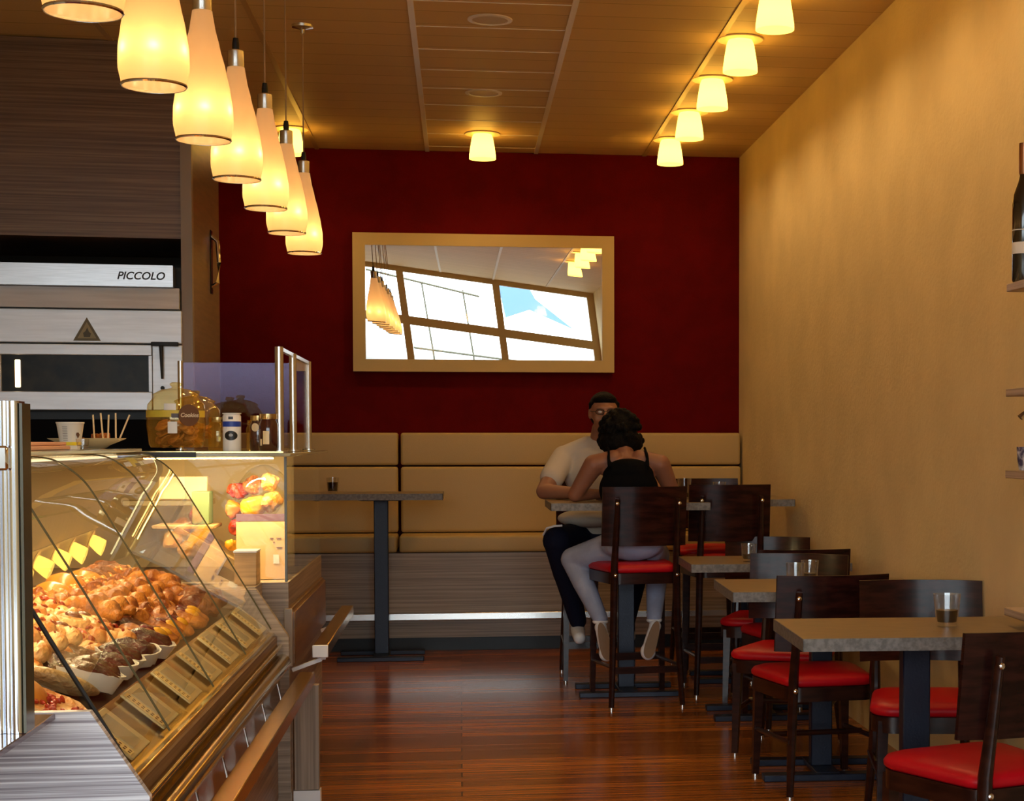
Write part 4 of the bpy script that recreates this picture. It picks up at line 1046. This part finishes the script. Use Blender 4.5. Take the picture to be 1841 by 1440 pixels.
# ---- woman, seen from behind
wm = thing('person', 'person in black sleeveless top and pale jeans on a high stool, seen from behind', 'person', (.90, 8.88, 0), 0)
O = Vector((.90, 8.88, 0))
def L_(*p): return Vector(p) - O
b = B()
b.capsule(L_(.91, 8.90, .88), L_(.905, 8.93, 1.02), .118, .105)
b.ball(L_(.90, 8.965, 1.15), (.150, .095, .15)); b.ball(L_(.895, 9.0, 1.245), (.165, .075, .07))
b.capsule(L_(.89, 9.01, 1.27), L_(.875, 9.08, 1.38), .058, .052)
b.ball(L_(.868, 9.13, 1.455), (.072, .090, .108)); b.ball(L_(.868, 9.215, 1.44), (.012, .018, .015)); b.ball(L_(.868, 9.185, 1.385), (.035, .028, .03))
for sx in (-1, 1): b.ball(L_(.868 + sx * .074, 9.125, 1.45), (.010, .018, .03))
for sx, el, wr in ((-1, (.615, 9.04, 1.10), (.76, 9.17, 1.10)), (1, (1.155, 9.05, 1.10), (1.02, 9.20, 1.10))):
    sh = (.895 + sx * .180, 9.0, 1.262)
    b.capsule(L_(*sh), L_(sh[0] * .45 + el[0] * .55, sh[1] * .45 + el[1] * .55, sh[2] * .45 + el[2] * .55), .058, .048)
    b.capsule(L_(sh[0] * .45 + el[0] * .55, sh[1] * .45 + el[1] * .55, sh[2] * .45 + el[2] * .55), L_(*el), .048, .040)
    b.capsule(L_(*el), L_(*wr), .040, .027)
    b.capsule(L_(.895 + sx * .07, 9.0, 1.29), L_(*sh), .055, .056)
    hand(b, L_(*wr), (-sx * .5, .8, 0), (0, 0, -1), (-sx * .8, -.4, 0), .95)
soft(b, 'body', M['skin2'], wm, .0065, 4)
b = B()      # sleeveless top
b.capsule(L_(.91, 8.895, .86), L_(.905, 8.925, 1.02), .138, .120); b.ball(L_(.90, 8.96, 1.13), (.163, .108, .14)); b.ball(L_(.898, 8.972, 1.215), (.140, .102, .075)); b.ball(L_(.898, 8.98, 1.255), (.120, .098, .045))
for sx in (-1, 1): b.tube([L_(.895 + sx * .105, 8.90, 1.25), L_(.893 + sx * .105, 8.928, 1.30), L_(.893 + sx * .10, 8.958, 1.335), L_(.89 + sx * .10, 9.01, 1.358)], .011, 8)
soft(b, 'sleeveless_top', M['top'], wm, .008, 6)
b = B(); rr = random.Random(2)
b.ball(L_(.868, 9.115, 1.465), (.098, .105, .092)); b.ball(L_(.868, 9.075, 1.39), (.118, .075, .075))
for k in range(150):
    a = rr.uniform(0, 6.28); e_ = rr.uniform(-.9, 1.5)
    c = Vector((math.cos(a) * math.cos(e_), math.sin(a) * math.cos(e_), math.sin(e_)))
    if c.y > .45 and c.z < .35: continue
    z_ = c.z
    p = L_(.868, 9.105, 1.445) + Vector((c.x * (.108 if z_ > -.2 else .125), c.y * .100, z_ * .112 - (.02 if z_ < 0 else 0)))
    b.ball(p, rr.uniform(.012, .022), u=8, v=6)
soft(b, 'curly_hair', M['hair'], wm, .006, 2)
b = B()      # jeans
b.ball(L_(.91, 8.87, .835), (.175, .140, .085)); b.ball(L_(.91, 8.80, .84), (.155, .075, .085))
LG = {-1: ((.82, 8.92, .82), (.605, 9.10, .745), (.740, 8.90, .44)), 1: ((1.0, 8.92, .82), (1.085, 9.18, .76), (1.035, 8.93, .44))}
for sx, (hp, kn, an) in LG.items():
    b.capsule(L_(*hp), L_(*kn), .092, .066); b.capsule(L_(*kn), L_(*(Vector(kn) * .6 + Vector(an) * .4)), .064, .060); b.capsule(L_(*(Vector(kn) * .6 + Vector(an) * .4)), L_(*an), .060, .042)
soft(b, 'jeans', M['jeans'], wm, .008, 6)
for sx, (hp, kn, an) in LG.items():
    a = Vector(an)
    b = B().capsule(L_(*(a + Vector((0, 0, .02)))), L_(*(a + Vector((0, -.005, -.03)))), .024, .028); b.ball(L_(*(a + Vector((0, 0, -.016)))), (.043, .043, .018)); b.build('sock', M['white'], wm)
    heel = a + Vector((0, -.03, -.045)); toe = a + Vector((-.045 if sx > 0 else .035, -.035, -.205))
    dd = (toe - heel)
    b = B().ball(L_(*heel), (.034, .040, .036)).capsule(L_(*heel), L_(*(heel + dd * .6)), .032, .036).ball(L_(*(heel + dd * .85)), (.042, .034, .048))
    sh = soft(b, 'shoe', M['white'], wm, .006, 3)
    # sole: flat shape on the rear of the hanging shoe
    q = B(); n = 28; ring = []
    ax = dd.normalized(); lat = Vector((1, 0, 0)); lat = (lat - ax * lat.dot(ax)).normalized(); nn = ax.cross(lat); nn = nn if nn.y < 0 else -nn
    for off in (.036, .046):
        ring.append([q.bm.verts.new(L_(*(heel + ax * (.5 - .5 * math.cos(t_ * PI / n * 2)) * .205 - ax * .03 + nn * off)) + lat * math.sin(t_ * PI / n * 2) * (.030 + .014 * (.5 - .5 * math.cos(t_ * PI / n * 2)) - .008 * math.sin(PI * (.5 - .5 * math.cos(t_ * PI / n * 2))))) for t_ in range(n)])
    q.bm.faces.new(ring[0]); q.bm.faces.new(ring[1][::-1])
    for t_ in range(n): q.bm.faces.new((ring[0][t_], ring[0][(t_ + 1) % n], ring[1][(t_ + 1) % n], ring[1][t_]))
    q.build('sole', M['sole'], sh)

# ---- man, facing the viewer
mn = thing('person', 'person in white t-shirt, navy trousers and glasses, facing the viewer over the high table', 'person', (.79, 9.77, 0), 0)
O = Vector((.79, 9.77, 0))
b = B()
b.capsule(L_(.79, 9.77, .90), L_(.79, 9.74, 1.05), .125, .125); b.ball(L_(.79, 9.71, 1.20), (.18, .11, .15)); b.ball(L_(.79, 9.70, 1.30), (.18, .085, .06))
b.capsule(L_(.795, 9.69, 1.34), L_(.81, 9.64, 1.46), .062, .056)
hd = Vector((.822, 9.60, 1.545))
b.ball(L_(*(hd + Vector((0, .012, .025)))), (.079, .098, .098)); b.ball(L_(*(hd + Vector((0, -.015, -.045)))), (.062, .078, .075)); b.ball(L_(*(hd + Vector((0, -.05, -.095)))), (.036, .035, .025))
b.capsule(L_(*(hd + Vector((0, -.090, .018)))), L_(*(hd + Vector((0, -.108, -.028)))), .010, .016, 10)
b.ball(L_(*(hd + Vector((0, -.085, .035)))), (.058, .015, .012)); b.ball(L_(*(hd + Vector((0, -.084, -.062)))), (.027, .012, .008))
for sx in (-1, 1):
    b.ball(L_(*(hd + Vector((sx * .080, .010, .005)))), (.012, .022, .034)); b.ball(L_(*(hd + Vector((sx * .04, -.068, -.025)))), (.026, .022, .026))
for sx, el, wr in ((-1, (.470, 9.50, 1.105), (.66, 9.30, 1.10)), (1, (1.105, 9.46, 1.105), (.93, 9.32, 1.10))):
    sh = (.79 + sx * .195, 9.70, 1.295); md = tuple(.5 * a_ + .5 * c_ for a_, c_ in zip(sh, el))
    b.capsule(L_(*sh), L_(*md), .062, .055); b.capsule(L_(*md), L_(*el), .056, .046); b.capsule(L_(*el), L_(*wr), .046, .030)
    hand(b, L_(*wr), (-sx * .75, -.5, 0), (0, 0, -1), (-sx * .5, .8, 0), 1.0)
soft(b, 'body', M['skin'], mn, .0065, 3)
b = B()
b.capsule(L_(.79, 9.76, .93), L_(.79, 9.735, 1.06), .150, .150); b.ball(L_(.79, 9.70, 1.20), (.20, .128, .16)); b.ball(L_(.79, 9.70, 1.30), (.185, .098, .075)); b.capsule(L_(.79, 9.69, 1.33), L_(.80, 9.675, 1.375), .080, .070)
b.ball(L_(.74, 9.63, .945), (.19, .13, .055))
for sx, el in ((-1, (.470, 9.50, 1.105)), (1, (1.105, 9.46, 1.105))):
    sh = Vector((.79 + sx * .195, 9.70, 1.295)); md = sh * .40 + Vector(el) * .60
    b.capsule(L_(*sh), L_(*md), .070, .072); b.capsule(L_(.79 + sx * .06, 9.69, 1.365), L_(*sh), .055, .068)
soft(b, 'tshirt', M['shirt'], mn, .008, 5)
b = B()
b.ball(L_(*(hd + Vector((0, .028, .052)))), (.084, .094, .080)); b.ball(L_(*(hd + Vector((0, .068, .0)))), (.080, .060, .080)); b.ball(L_(*(hd + Vector((0, -.030, .085)))), (.070, .058, .034))
for sx in (-1, 1): b.capsule(L_(*(hd + Vector((sx * .077, .0, .06)))), L_(*(hd + Vector((sx * .078, .004, .02)))), .014, .009, 8)
soft(b, 'short_hair', M['hair'], mn, .005, 2)
b = B()
for sx in (-1, 1):
    c = hd + Vector((sx * .032, -.098, .012)); b.tube([L_(*(c + Vector((.024 * math.cos(a_ * .5236), 0, .016 * math.sin(a_ * .5236))))) for a_ in range(13)], .0022, 6, cap=False)
    b.tube([L_(*(hd + Vector((sx * .056, -.098, .014)))), L_(*(hd + Vector((sx * .080, -.05, .016)))), L_(*(hd + Vector((sx * .082, .01, .02))))], .002, 6)
b.tube([L_(*(hd + Vector((-.010, -.100, .014)))), L_(*(hd + Vector((.010, -.100, .014))))], .002, 6)
b.build('glasses', M['black'], mn)
b = B()
for sx in (-1, 1):
    b.ball(L_(*(hd + Vector((sx * .030, -.080, .012)))), (.012, .010, .007), u=12, v=8)
b.build('eyes', M['white'], mn)
b = B()
b.ball(L_(.79, 9.78, .835), (.18, .15, .085))
LG = {-1: ((.70, 9.76, .83), (.535, 9.36, .83), (.665, 9.54, .36)), 1: ((.88, 9.76, .83), (1.02, 9.40, .82), (.95, 9.56, .36))}
for sx, (hp, kn, an) in LG.items():
    b.capsule(L_(*hp), L_(*kn), .095, .082); b.capsule(L_(*kn), L_(*(Vector(kn) * .6 + Vector(an) * .4)), .078, .072); b.capsule(L_(*(Vector(kn) * .6 + Vector(an) * .4)), L_(*an), .070, .050)
soft(b, 'trousers', M['navy'], mn, .008, 6)
b = B().tube([L_(.458, 9.36, .865), L_(.475, 9.305, .905), L_(.515, 9.282, .918), L_(.56, 9.285, .921)], .006, 8); b.build('white_stripe', M['white'], mn)
for sx, (hp, kn, an) in LG.items():
    a = Vector(an)
    b = B().ball(L_(*(a + Vector((0, .02, -.05)))), (.042, .05, .045)).capsule(L_(*(a + Vector((0, 0, -.06)))), L_(*(a + Vector((.0, -.12, -.085)))), .042, .036)
    soft(b, 'sneaker', M['white'], mn, .007, 3)

# each pendant's own downward light
for o in [o for o in COL.objects if o.name.startswith('pendant_lamp')]:
    l = bpy.data.lights.new('pendant_downlight', 'SPOT'); l.energy = 9; l.color = (1, .70, .34); l.spot_size = math.radians(120); l.spot_blend = .8; l.shadow_soft_size = .05
    lo = bpy.data.objects.new('pendant_downlight', l); COL.objects.link(lo); lo.parent = o; lo.location = (0, 0, -1.075)
